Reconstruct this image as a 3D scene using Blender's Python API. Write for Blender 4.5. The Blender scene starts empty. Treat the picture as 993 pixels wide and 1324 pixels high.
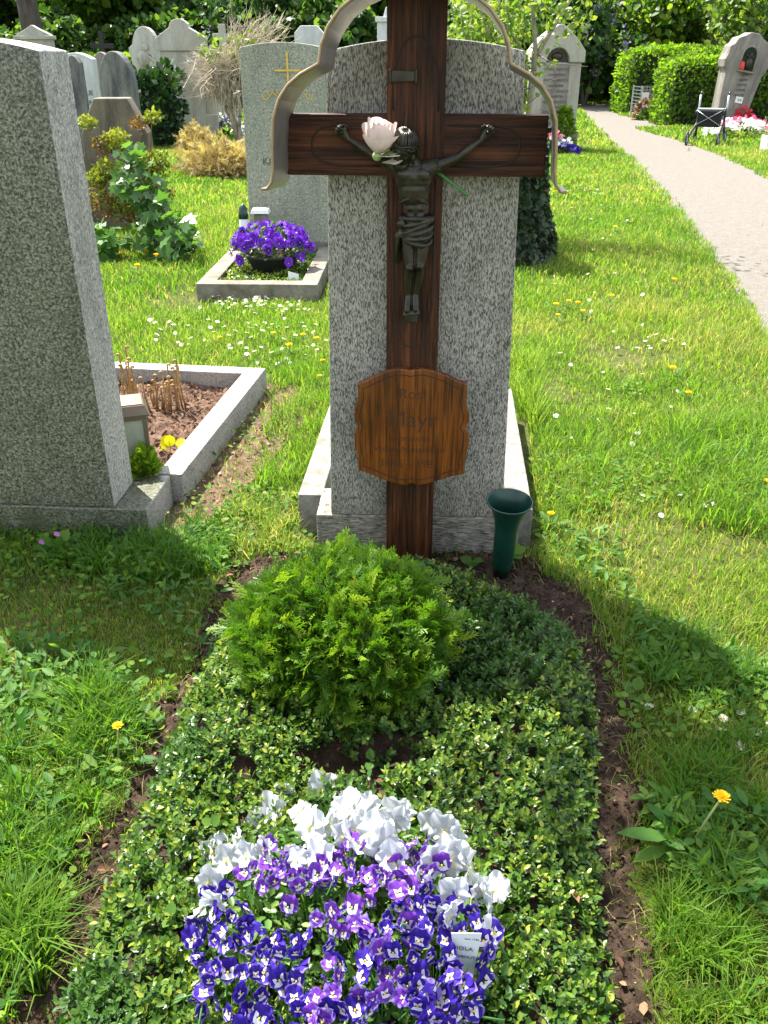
import bpy, bmesh, math, random
import numpy as np
from mathutils import Vector, Matrix, Euler

random.seed(7)
RNG = np.random.default_rng(11)
sc = bpy.context.scene
COL = sc.collection
rad = math.radians

# ------------------------------------------------------------------ camera, sky, sun, exposure
CAM_H, TILT, FPX = 1.5, rad(27.65), 1130.0          # eye height, downward tilt, focal length in pixels of the 993x1324 photo
cd = bpy.data.cameras.new('camera')
cam = bpy.data.objects.new('camera', cd); COL.objects.link(cam)
cam.location = (0, 0, CAM_H)
cam.rotation_euler = (math.pi/2 - TILT, 0, 0)
cd.sensor_fit = 'VERTICAL'; cd.sensor_height = 36.0; cd.sensor_width = 27.0
cd.lens = 36.0*FPX/1324.0
cd.clip_start = 0.05; cd.clip_end = 600
sc.camera = cam

SUN_EL, SUN_H = rad(57), Vector((-0.60, 0.80, 0)).normalized()
SUN_DIR = Vector((SUN_H.x*math.cos(SUN_EL), SUN_H.y*math.cos(SUN_EL), math.sin(SUN_EL)))
w = bpy.data.worlds.new('World'); sc.world = w; w.use_nodes = True
wn = w.node_tree; wn.nodes.clear()
sky = wn.nodes.new('ShaderNodeTexSky'); sky.sky_type = 'NISHITA'; sky.sun_disc = False
sky.sun_elevation = SUN_EL; sky.sun_rotation = math.atan2(SUN_H.x, SUN_H.y) % (2*math.pi)
sky.air_density = 1.0; sky.dust_density = 1.5; sky.ozone_density = 1.0
bg = wn.nodes.new('ShaderNodeBackground'); bg.inputs['Strength'].default_value = 0.15
wo = wn.nodes.new('ShaderNodeOutputWorld')
hs = wn.nodes.new('ShaderNodeHueSaturation'); hs.inputs['Saturation'].default_value = 0.45
wn.links.new(sky.outputs[0], hs.inputs['Color']); wn.links.new(hs.outputs[0], bg.inputs[0]); wn.links.new(bg.outputs[0], wo.inputs[0])
sl = bpy.data.lights.new('sun', 'SUN'); sl.energy = 5.0; sl.angle = rad(0.55); sl.color = (1.0, 0.95, 0.86)
so = bpy.data.objects.new('sun', sl); COL.objects.link(so)
so.rotation_euler = (-SUN_DIR).to_track_quat('-Z', 'Y').to_euler(); so.location = (-6, 10, 12)
sc.view_settings.view_transform = 'Standard'; sc.view_settings.look = 'None'
sc.view_settings.exposure = 1.72; sc.view_settings.gamma = 1.0; sc.view_settings.use_curve_mapping = False
sc.render.engine = 'CYCLES'
sc.cycles.max_bounces = 6; sc.cycles.diffuse_bounces = 4; sc.cycles.glossy_bounces = 2
sc.cycles.transmission_bounces = 4; sc.cycles.transparent_max_bounces = 6
sc.cycles.caustics_reflective = False; sc.cycles.caustics_refractive = False
sc.cycles.use_denoising = True
sc.cycles.sample_clamp_indirect = 6

# ------------------------------------------------------------------ photo pixel -> place
_R = Matrix.Rotation(math.pi/2 - TILT, 3, 'X')
def ray(px, py):
    return _R @ Vector(((px-496.5)/FPX, -(py-662.0)/FPX, -1.0))
def G(px, py, z=0.0):                    # the point of height z that the photo shows at this pixel
    d = ray(px, py); t = (z-CAM_H)/d.z
    return Vector((d.x*t, d.y*t, z))
def D(px, py, Y):                        # the point at distance Y
    d = ray(px, py); t = Y/d.y
    return Vector((d.x*t, Y, CAM_H + d.z*t))

# ------------------------------------------------------------------ materials
def nodes_of(name):
    m = bpy.data.materials.new(name); m.use_nodes = True
    nt = m.node_tree; b = nt.nodes['Principled BSDF']
    return m, nt, b
def ramp(nt, fac, stops, interp='LINEAR'):
    r = nt.nodes.new('ShaderNodeValToRGB'); r.color_ramp.interpolation = interp
    e = r.color_ramp.elements
    while len(e) < len(stops): e.new(0.5)
    for i, (p, c) in enumerate(stops):
        e[i].position = p; e[i].color = (c[0], c[1], c[2], 1)
    nt.links.new(fac, r.inputs[0]); return r.outputs[0]
def noise(nt, scale, detail=4, rough=0.6, coord='Object', stretch=None, dist=0.0):
    t = nt.nodes.new('ShaderNodeTexCoord'); n = nt.nodes.new('ShaderNodeTexNoise')
    n.inputs['Scale'].default_value = scale; n.inputs['Detail'].default_value = detail
    n.inputs['Roughness'].default_value = rough; n.inputs['Distortion'].default_value = dist
    if stretch:
        mp = nt.nodes.new('ShaderNodeMapping'); mp.inputs['Scale'].default_value = stretch
        nt.links.new(t.outputs[coord], mp.inputs[0]); nt.links.new(mp.outputs[0], n.inputs['Vector'])
    else: nt.links.new(t.outputs[coord], n.inputs['Vector'])
    return n.outputs['Fac']
def voro(nt, scale, coord='Object', stretch=None, out='Color'):
    t = nt.nodes.new('ShaderNodeTexCoord'); n = nt.nodes.new('ShaderNodeTexVoronoi'); n.inputs['Scale'].default_value = scale
    src = t.outputs[coord]
    if stretch:
        mp = nt.nodes.new('ShaderNodeMapping'); mp.inputs['Scale'].default_value = stretch
        nt.links.new(src, mp.inputs[0]); src = mp.outputs[0]
    nt.links.new(src, n.inputs['Vector']); return n.outputs[out]
def mix(nt, fac, a, b, mode='MIX'):
    n = nt.nodes.new('ShaderNodeMix'); n.data_type = 'RGBA'; n.blend_type = mode
    for s, v in ((n.inputs[0], fac), (n.inputs[6], a), (n.inputs[7], b)):
        if hasattr(v, 'node'): nt.links.new(v, s)
        elif isinstance(v, (int, float)): s.default_value = v
        else: s.default_value = (v[0], v[1], v[2], 1)
    return n.outputs[2]
def bump(nt, b, h, strength=0.3, dist=0.01):
    n = nt.nodes.new('ShaderNodeBump'); n.inputs['Strength'].default_value = strength; n.inputs['Distance'].default_value = dist
    nt.links.new(h, n.inputs['Height']); nt.links.new(n.outputs[0], b.inputs['Normal'])
def sep_r(nt, col):
    n = nt.nodes.new('ShaderNodeSeparateColor'); nt.links.new(col, n.inputs[0]); return n.outputs[0]

def plain(name, col, rough=0.6, metal=0.0, vary=0.15, nscale=20):
    m, nt, b = nodes_of(name)
    f = noise(nt, nscale, 4)
    c = ramp(nt, f, [(0.3, [x*(1-vary) for x in col]), (0.7, [min(1, x*(1+vary)) for x in col])])
    nt.links.new(c, b.inputs['Base Color']); b.inputs['Roughness'].default_value = rough; b.inputs['Metallic'].default_value = metal
    bump(nt, b, f, 0.08, 0.003)
    return m
def leafy(name, stops, trans=0.4, rough=0.5, spec=0.35, attr='tint', tcol=1.5, tg=(0.93, 1.0, 0.4)):
    """thin leaf: colour picked per leaf from the ramp, part of the light passes through"""
    m, nt, b = nodes_of(name)
    a = nt.nodes.new('ShaderNodeAttribute'); a.attribute_name = attr
    c = ramp(nt, a.outputs['Fac'], stops)
    nt.links.new(c, b.inputs['Base Color']); b.inputs['Roughness'].default_value = rough
    b.inputs['Specular IOR Level'].default_value = spec
    t = nt.nodes.new('ShaderNodeBsdfTranslucent')
    tc = mix(nt, 1.0, c, (tcol*tg[0], tcol*tg[1], tcol*tg[2]), 'MULTIPLY'); nt.links.new(tc, t.inputs[0])
    ms = nt.nodes.new('ShaderNodeMixShader'); ms.inputs[0].default_value = trans
    nt.links.new(b.outputs[0], ms.inputs[1]); nt.links.new(t.outputs[0], ms.inputs[2])
    nt.links.new(ms.outputs[0], nt.nodes['Material Output'].inputs[0])
    return m
def petal(name, col, trans=0.4, vary=0.12, rough=0.6):
    m, nt, b = nodes_of(name)
    f = noise(nt, 60, 3)
    c = ramp(nt, f, [(0.3, [x*(1-vary) for x in col]), (0.7, [min(1, x*(1+vary)) for x in col])])
    nt.links.new(c, b.inputs['Base Color']); b.inputs['Roughness'].default_value = rough; b.inputs['Specular IOR Level'].default_value = 0.2
    t = nt.nodes.new('ShaderNodeBsdfTranslucent'); nt.links.new(c, t.inputs[0])
    ms = nt.nodes.new('ShaderNodeMixShader'); ms.inputs[0].default_value = trans
    nt.links.new(b.outputs[0], ms.inputs[1]); nt.links.new(t.outputs[0], ms.inputs[2])
    nt.links.new(ms.outputs[0], nt.nodes['Material Output'].inputs[0])
    return m
def granite(name, dark, mid, light, scale=120, stretch=None, rough=0.5, bmp=0.1, d0=0.30, l0=0.66, moss=None, mossh=0.3):
    m, nt, b = nodes_of(name)
    v = sep_r(nt, voro(nt, scale, stretch=stretch)); f = noise(nt, scale*0.55, 3, 0.6, stretch=stretch)
    s = nt.nodes.new('ShaderNodeMath'); s.operation = 'MULTIPLY_ADD'; nt.links.new(v, s.inputs[0]); s.inputs[1].default_value = 0.45
    g = nt.nodes.new('ShaderNodeMath'); g.operation = 'MULTIPLY_ADD'; nt.links.new(f, g.inputs[0]); g.inputs[1].default_value = 1.3; g.inputs[2].default_value = -0.38
    nt.links.new(g.outputs[0], s.inputs[2])
    c = ramp(nt, s.outputs[0], [(d0-0.06, dark), (d0+0.08, mid), (l0-0.06, mid), (l0+0.08, light)])
    big = noise(nt, 2.6, 6, 0.68, stretch=(2.2, 2.2, 0.7), dist=0.4)
    c = mix(nt, 1.0, c, ramp(nt, big, [(0.30, (0.66, 0.66, 0.62)), (0.5, (0.96, 0.96, 0.94)), (0.72, (1.12, 1.10, 1.05))]), 'MULTIPLY')
    lich = noise(nt, 16, 6, 0.75)
    c = mix(nt, ramp(nt, lich, [(0.66, (0, 0, 0)), (0.72, (0.45, 0.45, 0.45))]), c, [min(1, 0.5*x+0.5*y) for x, y in zip(light, (0.34, 0.33, 0.24))])
    if moss:
        geo = nt.nodes.new('ShaderNodeNewGeometry'); sp = nt.nodes.new('ShaderNodeSeparateXYZ'); nt.links.new(geo.outputs['Position'], sp.inputs[0])
        mr = nt.nodes.new('ShaderNodeMapRange'); mr.inputs[1].default_value = 0.0; mr.inputs[2].default_value = mossh; mr.inputs[3].default_value = 1.0; mr.inputs[4].default_value = 0.0
        nt.links.new(sp.outputs[2], mr.inputs[0])
        mm = nt.nodes.new('ShaderNodeMath'); mm.operation = 'MULTIPLY'; nt.links.new(mr.outputs[0], mm.inputs[0])
        nt.links.new(ramp(nt, noise(nt, 9, 6, 0.7), [(0.35, (0.15,)*3), (0.65, (1,)*3)]), mm.inputs[1])
        c = mix(nt, mm.outputs[0], c, moss)
    nt.links.new(c, b.inputs['Base Color']); b.inputs['Roughness'].default_value = rough
    bump(nt, b, s.outputs[0], bmp, 0.004)
    return m
def weathered(name, base, stain, nscale=2.2, rough=0.85, amount=0.5, streak=True):
    m, nt, b = nodes_of(name)
    f = noise(nt, nscale, 7, 0.68, stretch=(1.6, 1.6, 0.45) if streak else None, dist=0.3)
    c = ramp(nt, f, [(0.5-amount*0.32, stain), (0.62, base), (0.8, [min(1, x*1.12) for x in base])])
    g = noise(nt, 55, 5, 0.7)
    c = mix(nt, 1.0, c, ramp(nt, g, [(0.25, (0.72, 0.72, 0.70)), (0.7, (1.08,)*3)]), 'MULTIPLY')
    nt.links.new(c, b.inputs['Base Color']); b.inputs['Roughness'].default_value = rough
    bump(nt, b, g, 0.35, 0.01)
    return m
def timber(name, dark, mid, light, axis='z', scale=1.0, rough=0.5, crack=0.5, spec=0.22):
    m, nt, b = nodes_of(name)
    st = {'z': (60, 60, 2.2), 'x': (2.2, 60, 60)}[axis]
    st2 = {'z': (150, 150, 5), 'x': (5, 150, 150)}[axis]
    f = noise(nt, scale, 5, 0.6, stretch=st, dist=0.6); g = noise(nt, scale, 4, 0.7, stretch=st2)
    c = ramp(nt, f, [(0.28, dark), (0.5, mid), (0.75, light)])
    c = mix(nt, 1.0, c, ramp(nt, g, [(0.36, (1-crack,)*3), (0.52, (1,)*3), (0.7, (1.25, 1.2, 1.15))]), 'MULTIPLY')
    big = noise(nt, 5, 4, 0.6)
    c = mix(nt, 1.0, c, ramp(nt, big, [(0.3, (0.62, 0.6, 0.6)), (0.65, (1.15, 1.1, 1.05))]), 'MULTIPLY')
    nt.links.new(c, b.inputs['Base Color']); b.inputs['Roughness'].default_value = rough; b.inputs['Specular IOR Level'].default_value = spec
    bump(nt, b, g, 0.7, 0.005)
    return m

M = {}
M['leftstone_face'] = granite('polished_granite', (0.024, 0.026, 0.019), (0.108, 0.110, 0.080), (0.255, 0.25, 0.19), 200, rough=0.35, bmp=0.03, d0=0.33, l0=0.60, moss=(0.05, 0.06, 0.025), mossh=0.22)
M['leftstone_side'] = granite('hammered_granite', (0.11, 0.11, 0.10), (0.31, 0.305, 0.28), (0.50, 0.485, 0.45), 210, stretch=(1, 1, 0.8), rough=0.9, bmp=0.25, d0=0.26, l0=0.62)
M['kerb_granite'] = granite('kerb_granite', (0.12, 0.11, 0.10), (0.29, 0.275, 0.255), (0.42, 0.40, 0.37), 230, rough=0.9, bmp=0.25, d0=0.25, l0=0.62)
M['slab_granite'] = granite('streaked_granite', (0.065, 0.060, 0.049), (0.235, 0.22, 0.185), (0.41, 0.385, 0.33), 310, stretch=(1.5, 1.5, 0.45), rough=0.75, bmp=0.2, d0=0.345, l0=0.56, moss=(0.12, 0.10, 0.06), mossh=0.3)
M['plinth_granite'] = granite('plinth_granite', (0.05, 0.045, 0.035), (0.21, 0.19, 0.15), (0.36, 0.34, 0.28), 150, stretch=(0.35, 0.35, 2.0), rough=0.9, bmp=0.25, d0=0.30, l0=0.62)
M['grey_granite'] = granite('grey_granite', (0.10, 0.11, 0.08), (0.25, 0.26, 0.20), (0.40, 0.40, 0.33), 130, rough=0.6, bmp=0.06, d0=0.28, l0=0.66)
M['pale_stone'] = weathered('pale_limestone', (0.44, 0.43, 0.37), (0.27, 0.26, 0.21))
M['white_stone'] = weathered('white_marble', (0.62, 0.63, 0.62), (0.40, 0.42, 0.42))
M['relief_stone'] = weathered('lichen_marble', (0.50, 0.50, 0.44), (0.26, 0.25, 0.20))
M['dark_stone'] = weathered('dark_weathered_stone', (0.22, 0.215, 0.19), (0.06, 0.065, 0.07), 3.0, amount=0.3)
M['brown_stone'] = weathered('brown_weathered_stone', (0.20, 0.17, 0.115), (0.075, 0.06, 0.045), 3.2, amount=0.4)
M['shell_stone'] = weathered('shell_limestone', (0.43, 0.415, 0.34), (0.30, 0.285, 0.23), 3.0, amount=0.4)
M['grey_stone'] = weathered('grey_brown_stone', (0.30, 0.27, 0.235), (0.13, 0.115, 0.10), 3.0, amount=0.5)
M['kerb_old'] = weathered('mossy_kerb_stone', (0.24, 0.215, 0.17), (0.09, 0.08, 0.05), 6, amount=0.5, streak=False)
M['white_kerb'] = weathered('white_kerb_stone', (0.27, 0.26, 0.235), (0.13, 0.12, 0.095), 14, amount=0.4, streak=False)
M['inscription'] = plain('engraved_letters', (0.10, 0.095, 0.08), 0.8)
M['gold'] = plain('gold_letters', (0.62, 0.42, 0.07), 0.45, 0.3)
M['wood_z'] = timber('dark_stained_wood_upright', (0.012, 0.005, 0.0025), (0.056, 0.0195, 0.0075), (0.145, 0.050, 0.016), 'z', rough=0.55, crack=0.75)
M['wood_x'] = timber('dark_stained_wood_arm', (0.012, 0.005, 0.0025), (0.053, 0.0185, 0.0075), (0.135, 0.046, 0.016), 'x', rough=0.55, crack=0.75)
M['wood_plate'] = timber('orange_stained_wood', (0.050, 0.013, 0.0025), (0.155, 0.044, 0.006), (0.25, 0.078, 0.011), 'z', rough=0.35, crack=0.7, spec=0.4)
M['groove'] = plain('carved_groove', (0.018, 0.008, 0.005), 0.7)
M['letter_dark'] = plain('carved_letters', (0.050, 0.014, 0.004), 0.7)
M['band'] = plain('weathered_sheet_metal', (0.30, 0.275, 0.255), 0.42, 0.5, 0.25, 9)
M['band_edge'] = plain('brass_edge', (0.30, 0.21, 0.12), 0.45, 0.5)
M['bronze'] = plain('dark_bronze', (0.034, 0.029, 0.019), 0.36, 0.5, 0.5, 30)
M['iron'] = plain('dark_iron', (0.03, 0.028, 0.026), 0.5, 0.6)
M['rose'] = petal('pale_pink_petals', (0.92, 0.80, 0.75), 0.5, 0.05)
M['rose_green'] = petal('rose_sepal', (0.42, 0.55, 0.22), 0.3)
M['stem_green'] = plain('green_stem', (0.05, 0.17, 0.03), 0.5)
M['vase'] = plain('dark_green_plastic', (0.004, 0.036, 0.024), 0.33, 0, 0.25, 12)
M['lantern_metal'] = plain('patinated_bronze', (0.16, 0.125, 0.09), 0.5, 0.5)
M['glass'] = plain('frosted_lantern_glass', (0.33, 0.36, 0.30), 0.12)
M['white_paint'] = plain('white_paint', (0.78, 0.78, 0.76), 0.5)
M['label_white'] = plain('white_plastic_label', (0.72, 0.74, 0.74), 0.4, 0, 0.03)
M['label_print'] = plain('grey_print', (0.10, 0.10, 0.13), 0.7)
M['black_plastic'] = plain('black_plastic', (0.012, 0.012, 0.013), 0.4)
M['black_fabric'] = plain('black_fabric', (0.010, 0.010, 0.012), 0.9)
M['alu'] = plain('grey_aluminium', (0.42, 0.43, 0.44), 0.35, 0.8)
M['tyre'] = plain('grey_tyre', (0.05, 0.05, 0.05), 0.8)
M['bowl'] = plain('black_bowl', (0.02, 0.019, 0.018), 0.55)
M['red'] = plain('red_plastic', (0.62, 0.05, 0.03), 0.4)
M['bark'] = weathered('tree_bark', (0.10, 0.08, 0.06), (0.035, 0.028, 0.022), 6)
M['bark_pale'] = weathered('sapling_bark', (0.36, 0.32, 0.25), (0.20, 0.17, 0.13), 14)
M['twig'] = plain('dry_twig', (0.44, 0.375, 0.28), 0.9, 0, 0.3, 4)
M['twig_brown'] = plain('brown_twig', (0.14, 0.085, 0.05), 0.9)
M['wire'] = plain('galvanised_wire', (0.38, 0.40, 0.40), 0.4, 0.7)
M['terracotta'] = plain('reddish_brown_pot', (0.34, 0.13, 0.09), 0.8)
# flowers
M['viola_blue'] = petal('viola_blue', (0.036, 0.014, 0.26), 0.28, 0.4)
M['viola_deep'] = petal('viola_deep', (0.030, 0.014, 0.22), 0.25, 0.3)
M['viola_violet'] = petal('viola_violet', (0.15, 0.038, 0.36), 0.28, 0.3)
M['viola_pale'] = petal('viola_pale', (0.22, 0.15, 0.48), 0.3, 0.2)
M['viola_white'] = petal('viola_white', (0.76, 0.74, 0.80), 0.25, 0.05)
M['pansy_white'] = petal('pansy_white', (0.58, 0.60, 0.62), 0.32, 0.08)
M['pansy_cream'] = petal('pansy_cream', (0.86, 0.84, 0.52), 0.4, 0.04)
M['eye_yellow'] = petal('flower_eye', (0.85, 0.55, 0.03), 0.2)
M['eye_dark'] = petal('flower_whiskers', (0.03, 0.012, 0.07), 0.1)
M['purple'] = petal('planter_pansy_purple', (0.17, 0.03, 0.52), 0.35, 0.4)
M['daisy'] = petal('daisy_white', (0.86, 0.85, 0.84), 0.35, 0.04)
M['dandelion'] = petal('dandelion_yellow', (0.90, 0.60, 0.02), 0.3, 0.1)
M['pink'] = petal('pink_flower', (0.72, 0.12, 0.24), 0.3, 0.3)
M['hotred'] = petal('red_flower', (0.68, 0.04, 0.06), 0.3, 0.2)
M['lilac'] = petal('lilac_blossom', (0.32, 0.26, 0.52), 0.3, 0.3)
M['dry_stalk'] = plain('dry_fern_stalk', (0.36, 0.22, 0.085), 0.8, 0, 0.45, 60)
# leaves (colour varies per leaf)
M['grass'] = leafy('grass_blades', [(0.0, (0.36, 0.29, 0.15)), (0.10, (0.29, 0.27, 0.10)), (0.17, (0.205, 0.265, 0.045)), (0.42, (0.124, 0.222, 0.025)), (0.75, (0.076, 0.172, 0.018)), (1.0, (0.040, 0.115, 0.016))], 0.5, 0.5, 0.25, tcol=1.7, tg=(0.94, 1.0, 0.45))
M['clover'] = leafy('clover_leaf', [(0, (0.19, 0.26, 0.04)), (0.5, (0.095, 0.20, 0.022)), (1, (0.045, 0.13, 0.02))], 0.42, 0.6, 0.15)
M['cover'] = leafy('evergreen_cover_leaf', [(0, (0.030, 0.080, 0.018)), (0.5, (0.050, 0.118, 0.020)), (0.78, (0.095, 0.175, 0.018)), (0.94, (0.18, 0.25, 0.022)), (1, (0.27, 0.30, 0.04))], 0.30, 0.36, 0.4)
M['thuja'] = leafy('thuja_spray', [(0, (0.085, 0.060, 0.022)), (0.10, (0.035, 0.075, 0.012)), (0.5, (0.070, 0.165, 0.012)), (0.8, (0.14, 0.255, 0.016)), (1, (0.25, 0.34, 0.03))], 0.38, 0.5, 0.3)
M['pansy_leaf'] = leafy('pansy_leaf', [(0, (0.035, 0.095, 0.02)), (0.6, (0.085, 0.185, 0.03)), (1, (0.19, 0.29, 0.05))], 0.35, 0.42, 0.4)
M['weed'] = leafy('weed_leaf', [(0, (0.04, 0.12, 0.022)), (0.6, (0.075, 0.175, 0.028)), (1, (0.15, 0.24, 0.04))], 0.42, 0.55, 0.2)
M['tree_leaf'] = leafy('broad_tree_leaf', [(0, (0.022, 0.062, 0.012)), (0.5, (0.075, 0.155, 0.016)), (0.85, (0.17, 0.25, 0.02)), (1, (0.30, 0.34, 0.03))], 0.58, 0.5, 0.3)
M['pale_tree_leaf'] = leafy('pale_tree_leaf', [(0, (0.05, 0.10, 0.02)), (0.5, (0.11, 0.19, 0.03)), (1, (0.24, 0.29, 0.05))], 0.45, 0.5, 0.3)
M['dark_tree_leaf'] = leafy('dark_tree_leaf', [(0, (0.018, 0.050, 0.016)), (0.6, (0.045, 0.105, 0.022)), (1, (0.13, 0.20, 0.03))], 0.5, 0.5, 0.3)
M['hedge_leaf'] = leafy('hedge_leaf', [(0, (0.055, 0.115, 0.012)), (0.5, (0.115, 0.215, 0.016)), (1, (0.22, 0.31, 0.03))], 0.52, 0.5, 0.3)
M['laurel'] = leafy('laurel_leaf', [(0, (0.012, 0.04, 0.014)), (0.7, (0.03, 0.075, 0.02)), (1, (0.07, 0.13, 0.03))], 0.15, 0.25, 0.6)
M['ivy'] = leafy('ivy_leaf', [(0, (0.016, 0.030, 0.014)), (0.7, (0.03, 0.058, 0.02)), (1, (0.075, 0.09, 0.04))], 0.2, 0.4, 0.4)
M['dry_leaf'] = leafy('golden_dry_foliage', [(0, (0.20, 0.13, 0.07)), (0.5, (0.46, 0.34, 0.17)), (1, (0.64, 0.54, 0.32))], 0.35, 0.7, 0.15, tcol=1.1)
M['brown_litter'] = leafy('brown_leaf_litter', [(0, (0.05, 0.028, 0.018)), (0.5, (0.15, 0.075, 0.045)), (0.85, (0.30, 0.17, 0.10)), (1, (0.46, 0.36, 0.26))], 0.15, 0.8, 0.15, tcol=1.0)
M['dwarf'] = leafy('dwarf_conifer', [(0, (0.22, 0.11, 0.06)), (0.25, (0.16, 0.10, 0.03)), (0.4, (0.10, 0.14, 0.02)), (1, (0.27, 0.29, 0.03))], 0.3, 0.6, 0.2)
M['maple'] = leafy('maple_leaf', [(0, (0.05, 0.13, 0.025)), (1, (0.10, 0.20, 0.05))], 0.4, 0.38, 0.5)

def soil_mat(name, a, b_, c_, scale=16):
    m, nt, b = nodes_of(name)
    f = noise(nt, scale, 8, 0.7); g = noise(nt, scale*7, 4, 0.7)
    c = ramp(nt, f, [(0.3, a), (0.55, b_), (0.75, c_)])
    c = mix(nt, 1.0, c, ramp(nt, g, [(0.3, (0.6,)*3), (0.7, (1.25,)*3)]), 'MULTIPLY')
    nt.links.new(c, b.inputs['Base Color']); b.inputs['Roughness'].default_value = 0.95; b.inputs['Specular IOR Level'].default_value = 0.2
    bump(nt, b, g, 0.8, 0.01); return m
M['soil'] = soil_mat('dark_garden_soil', (0.018, 0.012, 0.008), (0.058, 0.036, 0.023), (0.14, 0.092, 0.060))
M['mulch'] = soil_mat('reddish_mulch', (0.07, 0.040, 0.026), (0.16, 0.100, 0.070), (0.30, 0.215, 0.16), 22)
M['ground'] = soil_mat('lawn_soil', (0.035, 0.045, 0.010), (0.060, 0.075, 0.013), (0.11, 0.095, 0.04), 4)
M['gravel'] = soil_mat('pale_fine_gravel', (0.145, 0.130, 0.110), (0.172, 0.156, 0.134), (0.20, 0.184, 0.160), 13)
M['inner_shade'] = plain('painted_inner_shade', (0.012, 0.022, 0.008), 0.95)  # shade inside hedges and niche, put into the colour

# ------------------------------------------------------------------ building helpers
W = {}                                   # world matrix of every parent
def tag(o, label=None, cat=None, group=None, kind=None):
    if label: o['label'] = label
    if cat: o['category'] = cat
    if group: o['group'] = group
    if kind: o['kind'] = kind
    return o
def empty(name, loc, rz=0.0, label=None, cat=None, group=None):
    o = bpy.data.objects.new(name, None); COL.objects.link(o); o.empty_display_size = 0.1
    o.location = loc; o.rotation_euler = (0, 0, rz)
    W[o.name] = Matrix.Translation(loc) @ Matrix.Rotation(rz, 4, 'Z')
    return tag(o, label, cat, group)
def finish(name, me, parent, world, bevel, smooth, base=None):
    o = bpy.data.objects.new(name, me); COL.objects.link(o)
    if parent is not None:
        o.parent = parent
        if world: me.transform(W[parent.name].inverted())
        W[o.name] = W[parent.name]
    elif world:
        n = len(me.vertices); a = np.empty(n*3, np.float32); me.vertices.foreach_get('co', a); a = a.reshape(-1, 3)
        c = Vector(((a[:,0].min()+a[:,0].max())/2, (a[:,1].min()+a[:,1].max())/2, a[:,2].min())) if base is None else Vector(base)
        me.transform(Matrix.Translation(-c)); o.location = c; W[o.name] = Matrix.Translation(c)
    else: W[o.name] = Matrix.Identity(4)
    if bevel:
        b = o.modifiers.new('bevel', 'BEVEL'); b.width = bevel; b.segments = 2; b.limit_method = 'ANGLE'; b.angle_limit = rad(35)
    if smooth and len(me.polygons): me.polygons.foreach_set('use_smooth', np.ones(len(me.polygons), bool))
    me.update(); return o

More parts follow.
